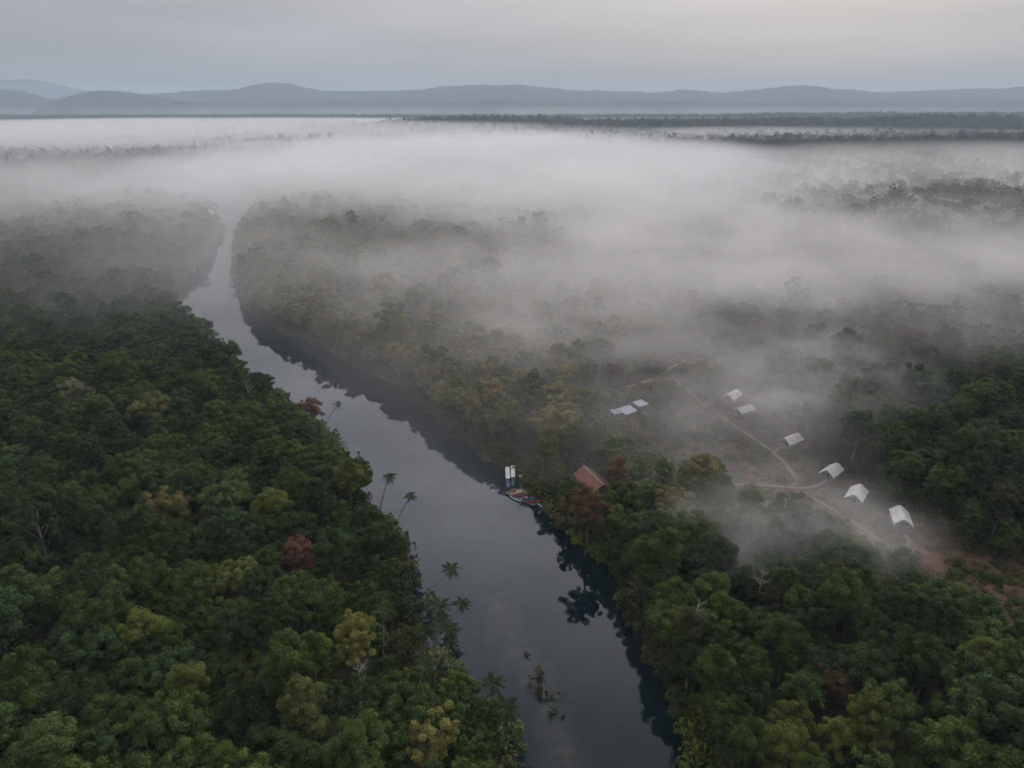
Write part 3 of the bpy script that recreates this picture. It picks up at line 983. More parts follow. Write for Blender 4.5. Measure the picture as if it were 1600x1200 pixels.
FROND = frond_mesh().mesh('frond', M_LEAF)
a = FROND.attributes.new('leafvar', 'FLOAT', 'FACE')
a.data.foreach_set('value', np.random.default_rng(4).random(len(FROND.polygons)).astype(np.float32))
PALMS = [  # crown in the picture, crown height, base shift (dx, dy metres), frond scale, label
    (705, 890, 11.0, (-6.5, -1.0), 1.00, 'lone palm leaning far out over the river, upper of two over open water'),
    (721, 944, 10.0, (-4.5, -3.0), 0.90, 'slender palm with pale trunk leaning over the water, lower of two'),
    (686, 948, 14.0, (-1.5, -1.5), 1.15, 'tall full palm topping the riverside palm cluster'),
    (689, 972, 13.0, (-2.2, -1.0), 1.10, 'palm directly below the tallest of the riverside palm cluster'),
    (704, 984, 10.5, (-3.4, -1.4), 0.95, 'palm at the water side of the riverside palm cluster'),
    (664, 988, 12.0, (-0.6, -1.0), 1.00, 'dark palm at the forest side of the riverside palm cluster'),
    (702, 1005, 8.5, (-4.2, -2.0), 0.90, 'lowest palm of the riverside cluster, trunk slanting'),
    (641, 776, 11.5, (-4.0, -0.5), 0.85, 'palm leaning over the river opposite the boat dock'),
    (608, 745, 12.5, (-2.5, 0.0), 0.95, 'palm at the forest edge just above the one opposite the dock'),
    (664, 1042, 12.0, (-3.0, -2.5), 1.05, 'palm with long curved pale trunk in the lower left bank forest'),
    (770, 1068, 9.0, (-3.0, -1.0), 1.05, 'palm over the bank level with the river shoal'),
    (790, 1108, 8.0, (-2.6, -1.0), 1.20, 'large low palm at the bank below the shoal bushes'),
    (600, 955, 14.5, (-0.8, -1.2), 1.15, 'palm inside the left forest beside the palm cluster'),
    (528, 632, 11.0, (-2.0, 0.0), 0.8, 'smallest palm, at the left bank far upriver of the dock'),
    (1015, 905, 10.0, (4.0, 0.0), 1.05, 'palm on the right bank hanging over dark reflections'),
]
for i, (x, y, h, (dx, dy), fs, lb) in enumerate(PALMS):
    c = at(x, y, h)
    base = np.array((c[0] + dx, c[1] + dy, 0.5))
    if river_sd(base[None, :2])[0] < 0.5:
        for kk in range(30):
            base[0] += -0.5 if dx < 0 else 0.5
            if river_sd(base[None, :2])[0] > 0.6:
                break
    o = thing('palm_tree', base, 0, lb, 'palm', 'palms along the river banks')
    top_ = c - base
    mdl = top_ * 0.5 + np.array((-top_[0] * 0.12, -top_[1] * 0.12, 0.8))
    pts = [np.array((0, 0, -0.8)), top_ * 0.02]
    for s in (0.2, 0.4, 0.6, 0.8, 1.0):
        pts.append((1 - s) ** 2 * pts[1] + 2 * s * (1 - s) * mdl + s * s * top_)
    MB().tube(pts, [0.24, 0.20, 0.16, 0.14, 0.13, 0.125, 0.12], 7).build('trunk', M_PALE_BARK, o, True)
    rr = np.random.default_rng(60 + i)
    ntot = 15
    tn = np.array((0.030, 0.046, 0.017)) * rr.uniform(0.8, 1.15)
    for j in range(ntot):
        f = link('frond', FROND, o)
        f.location = [float(v) for v in top_]
        lift = R([28, 8, -16][j % 3] + rr.uniform(-8, 8))
        f.rotation_euler = (rr.uniform(-.2, .2), -lift, 2.399 * j + rr.uniform(-.2, .2))
        f.scale = (fs * rr.uniform(.85, 1.1),) * 3
        f['tint'] = [float(v) for v in tn]

# ------------------------------------------------------------------ bare pale trees standing out of the canopy
def bare_tree(x, y, h, seed, label):
    r = np.random.default_rng(seed)
    p = at(x, y, h * 0.85)
    o = thing('bare_tree', (p[0], p[1], 0.7), r.uniform(0, 6), label, 'tree', 'bare trees in the forest')
    mb = MB(); pts = [np.array((0, 0, -0.5))]
    for k in range(1, 6):
        pts.append(np.array((r.normal() * 0.3, r.normal() * 0.3, h * k / 5)))
    MB().tube(pts, [0.24, 0.2, 0.17, 0.14, 0.1, 0.04], 7).build('trunk', M_PALE_BARK, o, True)
    for k in range(9):
        t_ = r.uniform(0.5, 0.97); st = np.array((np.interp(t_ * h, [q[2] for q in pts], [q[0] for q in pts]), np.interp(t_ * h, [q[2] for q in pts], [q[1] for q in pts]), t_ * h))
        an = r.uniform(0, 6.28); ln = r.uniform(1.4, 3.2) * (1.25 - t_ * 0.6)
        en = st + np.array((math.cos(an) * ln, math.sin(an) * ln, ln * r.uniform(.4, 1.0)))
        mid = (st + en) / 2 + np.array((0, 0, -0.25))
        b_ = MB().tube([st, mid, en], [0.08, 0.055, 0.025], 5)
        for _ in range(2):
            e2 = mid + np.array((r.normal() * .9, r.normal() * .9, r.uniform(.4, 1.3)))
            b_.tube([mid, e2], [0.04, 0.015], 4)
        b_.build('limb', M_PALE_BARK, o)


for x, y, h, sd_, lb in ((1440, 950, 16, 1, 'bare forked pale tree below the red soil patch at lower right'), (386, 606, 17, 2, 'bare pale trunk rising from the left bank forest upriver'),
                         (1085, 958, 15, 3, 'bare pale tree in the right bank forest above dark water'), (1190, 905, 14, 4, 'thin bare tree in the forest below the camp mist'),
                         (560, 1060, 17, 5, 'bare pale snag in the lower left forest near the palms')):
    bare_tree(x, y, h, sd_, lb)

# ------------------------------------------------------------------ shoal bushes standing in the river
def river_bush(x, y, s, label, tn, seed):
    r = np.random.default_rng(seed)
    p = at(x, y, 0.8)
    o = thing('river_bush', (p[0], p[1], -0.15), 0, label, 'bush', 'bushes on the river shoal')
    C = [np.array((r.normal() * 0.75 * s, r.normal() * 0.75 * s, (0.7 + 1.1 * r.random()) * s)) for _ in range(9)]
    V, Fq_, var = leaves(C, [r.uniform(.35, .62) * s for _ in C], 150, 0.17, r)
    f = link('foliage', crown_mesh('foliage', (V, Fq_, var)), o); f['tint'] = tn
    mb = MB()
    for c in C[:6]:
        mb.tube([(c[0] * .2, c[1] * .2, -0.3), c * np.array((.6, .6, .5)), c], [0.05, 0.04, 0.02], 5)
    mb.build('stem', M_BARK, o)


river_bush(845, 1052, 0.95, 'tallest leafy bush growing from the river shoal', [0.075, 0.068, 0.03], 1)
river_bush(843, 1078, 0.9, 'wide bush just below the tallest shoal bush', [0.055, 0.056, 0.026], 2)
river_bush(856, 1085, 0.80, 'low bush with bare twigs at the shoal edge', [0.05, 0.046, 0.026], 3)
river_bush(822, 1018, 0.42, 'single tiny tuft standing in open water above the shoal bushes', [0.035, 0.045, 0.02], 4)
river_bush(864, 1110, 0.55, 'small dark tuft below the shoal bushes', [0.035, 0.045, 0.022], 5)
river_bush(880, 1116, 0.32, 'smallest tuft at the lower end of the shoal', [0.05, 0.045, 0.025], 6)

# ------------------------------------------------------------------ safari tents
def tent(i, pos, heading, s, label):
    o = thing('safari_tent', pos, R(heading + 90), label, 'tent', 'white safari tents of the camp')
    o.scale = (s, s, s)
    wd, ln, he, hr = 2.9, 4.6, 2.35, 4.35
    dk = MB()
    for k in range(-9, 10):
        dk.box((0, k * 0.52, 0.62), (5.0, 0.49, 0.08))
    dk2 = dk.build('deck', M_WOOD, o); dk2['kind'] = 'stuff'
    stilt = MB().box((0, 0, 0.0), (0.16, 0.16, 1.14)).mesh('stilt', M_WOOD)
    for ix in (-2.2, 0, 2.2):
        for iy in (-4.4, -1.5, 1.5, 4.4):
            st = link('stilt', stilt, o); st.location = (ix, iy, 0.0)

    def roof(u, v):
        sx = u * 2 - 1; sy = v * 2 - 1
        z = he + (hr - he) * (0.62 * 0.5 * (1 + math.cos(math.pi * sx)) + 0.38 * (1 - sx * sx))
        z += 0.10 * sy * sy * (1 - abs(sx)) - 0.10 * (1 - sy * sy) * abs(sx) * 0 + 0.14 * (abs(sx) ** 3)
        fl = 1 + 0.05 * abs(sx) ** 2
        return (sx * wd, sy * ln * fl, z)
    rf = MB().grid(roof, 16, 10).build('roof', M_CANVAS, o, True)
    md = rf.modifiers.new('thickness', 'SOLIDIFY'); md.thickness = 0.05
    rdg = MB().tube([(0, -ln - 0.05, hr + 0.12), (0, 0, hr + 0.03), (0, ln + 0.05, hr + 0.12)], 0.06, 6).build('ridge_seam', M_CANVAS, rf)
    # canvas room under the fly, open porch at the front (-y)
    prof = [(-2.1, 0.66), (2.1, 0.66), (2.1, 2.15), (1.4, 2.95), (0.7, 3.5), (0, 3.85), (-0.7, 3.5), (-1.4, 2.95), (-2.1, 2.15)]
    y0, y1 = -2.6, 4.0
    vs = [(x, y0, z) for x, z in prof] + [(x, y1, z) for x, z in prof]
    n_ = len(prof)
    fs = [tuple(range(n_)), tuple(range(2 * n_ - 1, n_ - 1, -1))] + [(k, k + n_, (k + 1) % n_ + n_, (k + 1) % n_) for k in range(n_)]
    bd = MB().add(vs, fs).build('canvas_room', M_BODY, o)
    MB().box((0, y0 - 0.03, 1.65), (1.3, 0.04, 1.9)).build('door', M_DARK, bd)
    for sx in (-1.35, 1.35):
        MB().box((sx, y0 - 0.03, 1.75), (0.8, 0.04, 0.8)).build('window', M_DARK, bd)
    pole = MB().tube([(0, 0, 0.6), (0, 0, 2.5)], 0.05, 6).mesh('pole', M_PALEWOOD)
    for sx in (-2.35, 2.35):
        for sy in (-4.3, 0, 4.3):
            q = link('pole', pole, o); q.location = (sx, sy, 0)
    for x0, x1 in ((-2.4, -0.6), (0.6, 2.4)):
        rl = MB()
        rl.box(((x0 + x1) / 2, -4.72, 1.55), (x1 - x0, 0.09, 0.08)).box(((x0 + x1) / 2, -4.72, 1.1), (x1 - x0, 0.05, 0.05))
        for xx in (x0, (x0 + x1) / 2, x1):
            rl.box((xx, -4.72, 1.08), (0.08, 0.08, 0.86))
        rl.build('railing', M_PALEWOOD, o)
    return o


TL = ['nearest white tent, long bright roof, beside the looped end of boardwalk', 'white tent second nearest, bell-shaped roof under dark trees',
      'white tent third nearest, partly behind a bush at a boardwalk spur', 'white tent beside the bend of the main boardwalk, roof mottled by leaves',
      'small misty white tent, lower of the two farthest', 'farthest misty white tent with broad pale roof']
for i, (x, y, z, h, s) in enumerate(TENTS):
    tent(i, TENT_POS[i], h, s, TL[i])

# ------------------------------------------------------------------ boardwalks
def boardwalk(key, width, mt, label, name='boardwalk', z=1.25, posts=True):
    ln = PATHS[key]
    # smooth the course
    ln = resample(ln, max(6, int(np.sum(np.hypot(*np.diff(ln, axis=0).T)) / 1.4)))
    for _ in range(2):
        ln[1:-1] = 0.5 * ln[1:-1] + 0.25 * (ln[:-2] + ln[2:])
    o = thing(name, (ln[0][0], ln[0][1], 0.8), 0, label, 'boardwalk' if name == 'boardwalk' else 'path', 'boardwalks of the camp')
    d = np.gradient(ln, axis=0); d /= np.linalg.norm(d, axis=1)[:, None]
    nn = np.stack([-d[:, 1], d[:, 0]], 1)
    loc = ln - ln[0]
    mb = MB()
    fine = resample(loc, len(loc) * 4)
    fd = np.gradient(fine, axis=0); ang = np.arctan2(fd[:, 1], fd[:, 0])
    sp_ = float(np.mean(np.hypot(*np.diff(fine, axis=0).T)))
    zz = z - 0.8
    for q, a2 in zip(fine, ang):
        mb.box((q[0], q[1], zz + random.uniform(-.008, .008)), (sp_ * 0.93, width + random.uniform(-.04, .04), 0.05), a2)
    dk = mb.build('deck', mt, o); dk['kind'] = 'stuff'
    if posts:
        pm = MB().box((0, 0, 0), (0.14, 0.14, zz + 0.5)).mesh('post', M_WOOD)
        for sg in (-1, 1):
            st = MB().tube([(*(q + v * sg * width * 0.46), zz - 0.08) for q, v in zip(loc, nn)], 0.06, 4).build('stringer', mt, o)
            for q, v in zip(loc[::3], nn[::3]):
                po = link('post', pm, o); pp = q + v * sg * width * 0.40
                po.location = (pp[0], pp[1], (zz - 0.6) / 2 - 0.05)
    return o


boardwalk('main', 0.95, M_PALEWOOD, 'long grey boardwalk curving down through the camp clearing')
boardwalk('west', 0.85, M_PALEWOOD, 'straight boardwalk running west from the junction toward the trees', z=1.31)
boardwalk('tent3', 1.05, M_PALEWOOD, 'short curved boardwalk from the junction to the third tent', z=1.28)
boardwalk('tent2', 1.1, M_PALEWOOD, 'short spur boardwalk to the tent at the bend', z=1.30)
boardwalk('south', 0.8, M_WOOD, 'winding boardwalk from the junction to the nearest tent', z=1.22)
boardwalk('hut', 0.9, M_RIDGE, 'pinkish plank path behind the tin-roofed huts', z=1.2)
boardwalk('far', 0.9, M_RIDGE, 'farthest short boardwalk at the top of the camp', z=1.2)
boardwalk('link', 0.6, M_PALEWOOD, 'faint boardwalk linking the far path with the tents', z=1.2)
boardwalk('hutline', 1.1, M_PALEWOOD, 'short pale plank path in front of the huts', z=1.2)

# ------------------------------------------------------------------ tin-roofed huts
def hut(x, y, z, rz, wx, wy, label):
    p = at(x, y, z)
    o = thing('hut', (p[0], p[1], 0.8), R(rz), label, 'hut', 'tin-roofed camp huts')
    H_ = z - 0.8
    MB().box((0, 0, H_ * 0.46), (wx * 0.84, wy * 0.8, H_ * 0.9)).build('wall', M_WALL, o)
    MB().box((wx * 0.1, -wy * 0.4 - 0.02, 0.95), (0.9, 0.06, 1.9)).build('door', M_DARK, o)
    MB().box((-wx * 0.42 - 0.02, 0, 1.4), (0.06, 0.9, 0.7)).build('window', M_DARK, o)
    npan = 6
    for k in range(npan):
        x0 = -wx / 2 + wx * k / npan
        mb = MB()

        def fn(u, v, x0=x0):
            xx = x0 + (wx / npan) * 1.03 * u
            return (xx, -wy / 2 + wy * v, H_ + 0.05 + 0.55 * (v - 0.5) + 0.03 * math.cos(u * 6 * math.pi) + 0.012 * (k % 2))
        mb.grid(fn, 12, 1)
        rp = mb.build('roof_panel', M_TIN, o)
        md = rp.modifiers.new('thickness', 'SOLIDIFY'); md.thickness = 0.03
    return o


hut(*HUTS[0], 'largest grey tin-roofed hut at the edge of the camp')
hut(*HUTS[1], 'smaller tin-roofed hut just behind the largest one')
hut(*HUTS[2], 'small lean-to hut half hidden at the west side of the largest hut')

# long red-roofed lodge among the trees
mid_ = (LODGE_A + LODGE_B) / 2
dv = (LODGE_B - LODGE_A)[:2]
LLEN = float(np.hypot(*dv)) + 1.0
o = thing('lodge', (mid_[0], mid_[1], 0.8), math.atan2(dv[1], dv[0]), 'long lodge with faded red gable roof among the trees', 'building')
MB().box((0, 0, 1.9), (LLEN - 1.2, 4.6, 3.6)).build('wall', M_WALL, o)
for sg in (-1, 1):
    npn = 7
    for k in range(npn):
        x0 = -LLEN / 2 + LLEN * k / npn
        mb = MB()
        mb.add([(x0 + 0.02, 0, 5.4), (x0 + LLEN / npn - 0.02, 0, 5.4), (x0 + LLEN / npn - 0.02, sg * 3.3, 3.4 + 0.02 * (k % 2)), (x0 + 0.02, sg * 3.3, 3.4)], [(0, 1, 2, 3) if sg < 0 else (3, 2, 1, 0)])
        rp = mb.build('roof_panel', M_RED, o)
        md = rp.modifiers.new('thickness', 'SOLIDIFY'); md.thickness = 0.08
MB().box((0, 0, 5.45), (LLEN + 0.2, 0.45, 0.12)).build('ridge_cap', M_RIDGE, o)
for sx in (-1, 1):
    MB().add([(sx * (LLEN / 2 - .6), -2.3, 3.7), (sx * (LLEN / 2 - .6), 2.3, 3.7), (sx * (LLEN / 2 - .6), 0, 5.2)], [(0, 1, 2)]).build('gable', M_WALL, o)
MB().box((0, -2.33, 1.1), (1.1, 0.06, 2.1)).build('door', M_DARK, o)
for kx in (-6, -3, 3, 6):
    if abs(kx) < LLEN / 2 - 1.5:
        MB().box((kx, -2.33, 1.7), (1.0, 0.06, 0.9)).build('window', M_DARK, o)


# poles and tanks by the huts
def pole(x0, y0, h, lean, label, r=0.09):
    p = at(x0, y0, 0.8)
    o = thing('mast', p, 0, label, 'pole', 'poles in the camp')
    MB().tube([(0, 0, -0.4), (lean * .5, 0, h / 2), (lean, 0, h)], [r * 1.3, r, r * 0.7], 6).build('shaft', M_PALEWOOD, o, True)
    MB().tube([(lean - 0.35, 0, h - 0.5), (lean + 0.35, 0, h - 0.5)], 0.04, 5).build('crossarm', M_PALEWOOD, o)


pole(1020, 672, 13.0, 1.0, 'tall thin pale pole standing in the clearing beside the huts')
pole(1037, 636, 5.0, 0.1, 'short pale pole behind the tall one')
for x, y, lb in ((1037, 585, 'small white tank by the far boardwalk corner'), (1006, 646, 'small white tank in front of the huts')):
    p = at(x, y, 1.2)
    o = thing('water_tank', (p[0], p[1], 0.75), 0, lb, 'tank', 'white tanks in the camp')
    prof = [(0.02, 0), (0.42, 0), (0.45, 0.08), (0.45, 0.75), (0.36, 0.92), (0.14, 1.0), (0.02, 1.0)]
    mb = MB(); nn_ = 14
    mb.add([(r_ * math.cos(2 * math.pi * k / nn_), r_ * math.sin(2 * math.pi * k / nn_), z_) for r_, z_ in prof for k in range(nn_)],
           [(i * nn_ + k, i * nn_ + (k + 1) % nn_, (i + 1) * nn_ + (k + 1) % nn_, (i + 1) * nn_ + k) for i in range(len(prof) - 1) for k in range(nn_)])
    mb.build('body', M_WHITE, o, True)
    MB().tube([(0, 0, 0.98), (0, 0, 1.08)], 0.13, 10).build('lid', M_BLACK, o)

# ------------------------------------------------------------------ floating dock with its boats
dd = DOCK_B - DOCK_A
DLEN = float(np.hypot(*dd)); DANG = math.atan2(dd[1], dd[0])
o = thing('floating_dock', (DOCK_A[0], DOCK_A[1], 0.0), DANG, 'dark floating dock moored at the right bank', 'dock')
DW = 3.9
kk = 0
pm = MB().box((0, 0, 0), (0.42, DW, 0.07)).mesh('plank', M_DECK)
while kk * 0.45 < DLEN + 0.5:
    q = link('plank', pm, o); q.location = (kk * 0.45, 0.2, 0.42 + 0.006 * (kk % 3)); kk += 1
fl = MB().box((0, 0, 0), (1.1, DW * 0.96, 0.5)).mesh('float', M_BLACK)
for j in range(int(DLEN / 1.2)):
    q = link('float', fl, o); q.location = (0.6 + 1.2 * j, 0.2, 0.12)
for lx, ly, h in ((2.4, 1.7, 5.2), (6.2, 1.8, 2.4), (DLEN - 1.6, 1.75, 2.9)):
    MB().tube([(lx, ly, -1.0), (lx, ly, h)], 0.08, 6).build('mooring_post', M_PALEWOOD, o)
MB().box((2.4, 1.7, 5.25), (0.5, 0.35, 0.16)).build('lamp_head', M_WHITE, o)
# gangway to the bank
gw = MB()
for j in range(11):
    gw.box((DLEN - 1.0 + 0.1 * j, 2.1 + 0.5 * j, 0.5 + 0.05 * j), (1.4, 0.46, 0.06))
gwo = gw.build('gangway', M_DECK, o); gwo['kind'] = 'stuff'
# picnic benches / pale timber on the dock
def dockpt(a_, b_, z=0.47):
    c, s = math.cos(DANG), math.sin(DANG)
    return (DOCK_A[0] + a_ * c - b_ * s, DOCK_A[1] + a_ * s + b_ * c, z)


for (a_, b_, rz, lb) in ((2.9, 0.9, 0.5, 'pale timber bench on the dock beside the lamp post'), (4.6, 1.5, -0.25, 'pale timber bench at the bank side of the dock')):
    q = thing('dock_bench', dockpt(a_, b_), DANG + rz, lb, 'bench', 'timber benches on the dock')
    MB().box((0, 0, 0.45), (1.7, 0.42, 0.06)).build('seat', M_KCREAM, q)
    MB().box((0, 0.24, 0.78), (1.7, 0.06, 0.32)).build('backrest', M_KCREAM, q)
    for sx in (-0.7, 0.7):
        MB().box((sx, 0, 0.21), (0.08, 0.4, 0.42)).build('leg', M_WOOD, q)


def hull(Ln, Wd, Ht, mt, nsec=14, sheer=0.25, blunt=0.55):
    """Closed lens-shaped hull along x."""
    V, Fs = [], []
    npf = 8
    for i in range(nsec + 1):
        s = -1 + 2 * i / nsec
        hw = max(0.02, (1 - abs(s) ** 2.4) ** blunt) * Wd / 2
        zt = Ht + sheer * Ht * s * s
        for k in range(npf):
            t_ = math.pi * k / (npf - 1)
            V.append((s * Ln / 2, -math.cos(t_) * hw, zt - math.sin(t_) ** 0.8 * (zt + 0.02 * 0)))
    for i in range(nsec):
        for k in range(npf - 1):
            Fs.append((i * npf + k, (i + 1) * npf + k, (i + 1) * npf + k + 1, i * npf + k + 1))
    mb = MB(); mb.add(V, Fs)
    return mb


def deckcap(Ln, Wd, z, Ht, sheer, nsec=14, f=0.9, blunt=0.55, x0=-1, x1=1):
    V, Fs = [], []
    for i in range(nsec + 1):
        s = x0 + (x1 - x0) * i / nsec
        hw = max(0.015, (1 - abs(s) ** 2.4) ** blunt) * Wd / 2 * f
        zz_ = z + sheer * Ht * s * s
        V += [(s * Ln / 2, -hw, zz_), (s * Ln / 2, 0, zz_ + 0.02), (s * Ln / 2, hw, zz_)]
    for i in range(nsec):
        for k in range(2):
            Fs.append((i * 3 + k, (i + 1) * 3 + k, (i + 1) * 3 + k + 1, i * 3 + k + 1))
    return MB().add(V, Fs)


def longboat(x, y0, y1, label):
    a_, b_ = at(x[0], y0, 0.6), at(x[1], y1, 0.6)
    c = (a_ + b_) / 2; d = (b_ - a_)[:2]
    Ln = float(np.hypot(*d))
    o = thing('river_boat', (c[0], c[1], -0.12), math.atan2(d[1], d[0]), label, 'boat', 'covered river boats at the dock')
    h = hull(Ln, 1.12, 0.62, M_NAVY, sheer=0.5, blunt=0.42).build('hull', M_NAVY, o, True)
    md = h.modifiers.new('thickness', 'SOLIDIFY'); md.thickness = 0.05
    deckcap(Ln, 1.12, 0.26, 0.62, 0.5, f=0.88, blunt=0.42).build('floor', M_BLUEIN, h)
    MB().box((Ln * 0.30, 0, 0.5), (0.35, 0.92, 0.06)).build('seat', M_BLUEIN, o)
    MB().box((Ln * 0.39, 0, 0.56), (0.25, 0.62, 0.06)).build('seat', M_NAVY, o)
    for k in range(4):
        mb = MB()
        x0 = -Ln * 0.47 + k * Ln * 0.165

        def fn(u, v, x0=x0):
            return (x0 + u * Ln * 0.162, (v - 0.5) * 1.2, 2.0 + 0.10 * math.cos((v - 0.5) * math.pi))
        mb.grid(fn, 2, 8)
        rp = mb.build('roof_panel', M_WHITE, o, True)
        md = rp.modifiers.new('thickness', 'SOLIDIFY'); md.thickness = 0.04
    pm_ = MB().tube([(0, 0, 0.5), (0, 0, 2.02)], 0.03, 6).mesh('roof_post', M_BLACK)
    for px__ in (-0.42, -0.14, 0.16):
        for sy in (-0.44, 0.44):
            q = link('roof_post', pm_, o); q.location = (px__ * Ln, sy, 0)


longboat((792.6, 794.2), 735, 763, 'river boat with white roof, the one nearer open water')
longboat((801.2, 801.6), 733, 761, 'river boat with white roof, the one nearer the bank')

# small open boat
c = at(805.5, 778, 0.3)
o = thing('open_skiff', (c[0], c[1], -0.08), DANG - 0.05, 'pale blue and white open skiff beside the dock', 'boat')
h = hull(4.4, 1.35, 0.5, M_BLUEIN, sheer=0.35).build('hull', M_SUP, o, True)
md = h.modifiers.new('thickness', 'SOLIDIFY'); md.thickness = 0.05
deckcap(4.4, 1.35, 0.2, 0.5, 0.35, f=0.86).build('floor', M_BLUEIN, h)
for sx in (-1.2, 0, 1.1):
    MB().box((sx, 0, 0.42), (0.3, 1.15, 0.05)).build('thwart', M_WHITE, o)


def kayak(a_, b_, rz, mt, Ln, label, z=0.47, group='kayaks stacked on the dock', tilt=0.0):
    q = thing('kayak', dockpt(a_, b_, z), DANG + rz, label, 'kayak', group)
    h = hull(Ln, 0.75, 0.28, mt, sheer=0.45, blunt=0.7).build('hull', mt, q, True)
    deckcap(Ln, 0.75, 0.30, 0.28, 0.45, f=1.0, blunt=0.7).build('deck', mt, h, True)
    MB().box((-0.25, 0, 0.33), (0.8, 0.42, 0.05)).build('seat_well', M_BLACK, q)
    MB().box((-0.55, 0, 0.45), (0.08, 0.40, 0.25)).build('seat_back', M_BLACK, q)


kayak(2.2, -0.3, 0.94, M_KYEL, 2.6, 'orange-yellow kayak lying across the dock near the boats')
kayak(3.4, -0.2, 0.92, M_KMAROON, 2.8, 'maroon kayak beside the orange-yellow one')
kayak(4.4, -0.2, 0.92, M_KMAROON, 2.8, 'maroon kayak second from the orange-yellow one')
kayak(5.9, 0.3, 0.89, M_KRED, 2.8, 'bright red kayak in the middle of the dock')
kayak(6.9, 0.6, 0.62, M_KCREAM, 2.8, 'cream kayak laid along the dock beside the red one')
kayak(7.5, -0.1, 0.71, M_KTEAL, 2.7, 'teal kayak between the cream and the lower red kayak')
kayak(7.6, -0.1, 0.85, M_KBLUE, 2.2, 'blue kayak resting on top of the teal one', 0.82)
kayak(8.9, -0.2, 0.78, M_KRED, 2.8, 'lower red kayak at the far end of the dock')
kayak(9.5, 0.7, 0.73, M_KMAROON, 2.8, 'maroon kayak behind the lower red one')
c = at(845.5, 789, 0.2)
o = thing('paddle_board', (c[0], c[1], -0.02), DANG - 0.12, 'mint white paddle board floating at the end of the dock', 'board')
hull(3.5, 0.85, 0.16, M_SUP, sheer=0.3, blunt=0.6).build('hull', M_SUP, o, True)
deckcap(3.5, 0.85, 0.17, 0.16, 0.3, f=1.0, blunt=0.6).build('deck', M_SUP, o, True)
MB().box((-0.2, 0, 0.20), (1.0, 0.5, 0.02)).build('foot_pad', M_KTEAL, o)
c = at(849, 785, 0.2)
o = thing('canoe', (c[0], c[1], -0.05), DANG - 0.05, 'tan canoe half under the leaves behind the mint paddle board', 'boat')
h = hull(3.6, 0.8, 0.36, M_KCREAM, sheer=0.5, blunt=0.7).build('hull', M_KCREAM, o, True)
md = h.modifiers.new('thickness', 'SOLIDIFY'); md.thickness = 0.03
for sx in (-0.8, 0.8):
    MB().box((sx, 0, 0.28), (0.22, 0.66, 0.04)).build('thwart', M_WOOD, o)

# ------------------------------------------------------------------ air: even haze, and drifting banks of river mist
def volume_material(name, color, density, aniso=0.0):
    m = bpy.data.materials.new(name); m.use_nodes = True
    t = m.node_tree; t.nodes.clear()
    o = t.nodes.new('ShaderNodeOutputMaterial')
    v = t.nodes.new('ShaderNodeVolumePrincipled')
    v.inputs['Color'].default_value = (*color, 1)
    v.inputs['Density'].default_value = density
    v.inputs['Anisotropy'].default_value = aniso
    t.links.new(v.outputs[0], o.inputs['Volume'])
    return m, t, v


m, t, v = volume_material('haze_air', (0.72, 0.86, 1.0), 1.15e-4)
hx = MB().box((0, 0, 170), (27800, 27800, 352)).build('haze', m)
tag(hx, 'thin blue morning haze over the whole valley', None, None, 'stuff')


def mist_material(name, density, size, stretch, lo, hi, power=1.5, color=(0.97, 0.975, 0.99), seed=0.0, detail=4.0, step=1.0):
    m, t, v = volume_material(name, color, density)
    tcn = t.nodes.new('ShaderNodeTexCoord')
    dp = t.nodes.new('ShaderNodeVectorMath'); dp.operation = 'DOT_PRODUCT'
    t.links.new(tcn.outputs['Object'], dp.inputs[0]); t.links.new(tcn.outputs['Object'], dp.inputs[1])
    mr = t.nodes.new('ShaderNodeMapRange'); mr.inputs['From Min'].default_value = 1.0; mr.inputs['From Max'].default_value = 0.0
    mr.clamp = True
    t.links.new(dp.outputs['Value'], mr.inputs['Value'])
    pw = t.nodes.new('ShaderNodeMath'); pw.operation = 'POWER'; pw.inputs[1].default_value = power
    t.links.new(mr.outputs[0], pw.inputs[0])
    g = t.nodes.new('ShaderNodeNewGeometry')
    mpn = t.nodes.new('ShaderNodeMapping')
    mpn.inputs['Location'].default_value = (seed, seed * 1.7, 0)
    mpn.inputs['Scale'].default_value = (1 / (size * stretch[0]), 1 / (size * stretch[1]), 1 / (size * stretch[2]))
    t.links.new(g.outputs['Position'], mpn.inputs[0])
    nz = t.nodes.new('ShaderNodeTexNoise'); nz.inputs['Scale'].default_value = 1.0; nz.inputs['Detail'].default_value = detail
    nz.inputs['Roughness'].default_value = 0.55
    t.links.new(mpn.outputs[0], nz.inputs['Vector'])
    nr = t.nodes.new('ShaderNodeMapRange'); nr.inputs['From Min'].default_value = lo; nr.inputs['From Max'].default_value = hi
    nr.clamp = True
    t.links.new(nz.outputs['Fac'], nr.inputs['Value'])
    m1 = t.nodes.new('ShaderNodeMath'); m1.operation = 'MULTIPLY'
    t.links.new(pw.outputs[0], m1.inputs[0]); t.links.new(nr.outputs[0], m1.inputs[1])
    m2 = t.nodes.new('ShaderNodeMath'); m2.operation = 'MULTIPLY'; m2.inputs[1].default_value = density
    t.links.new(m1.outputs[0], m2.inputs[0])
    t.links.new(m2.outputs[0], v.inputs['Density'])
    m.cycles.volume_step_rate = step
    return m


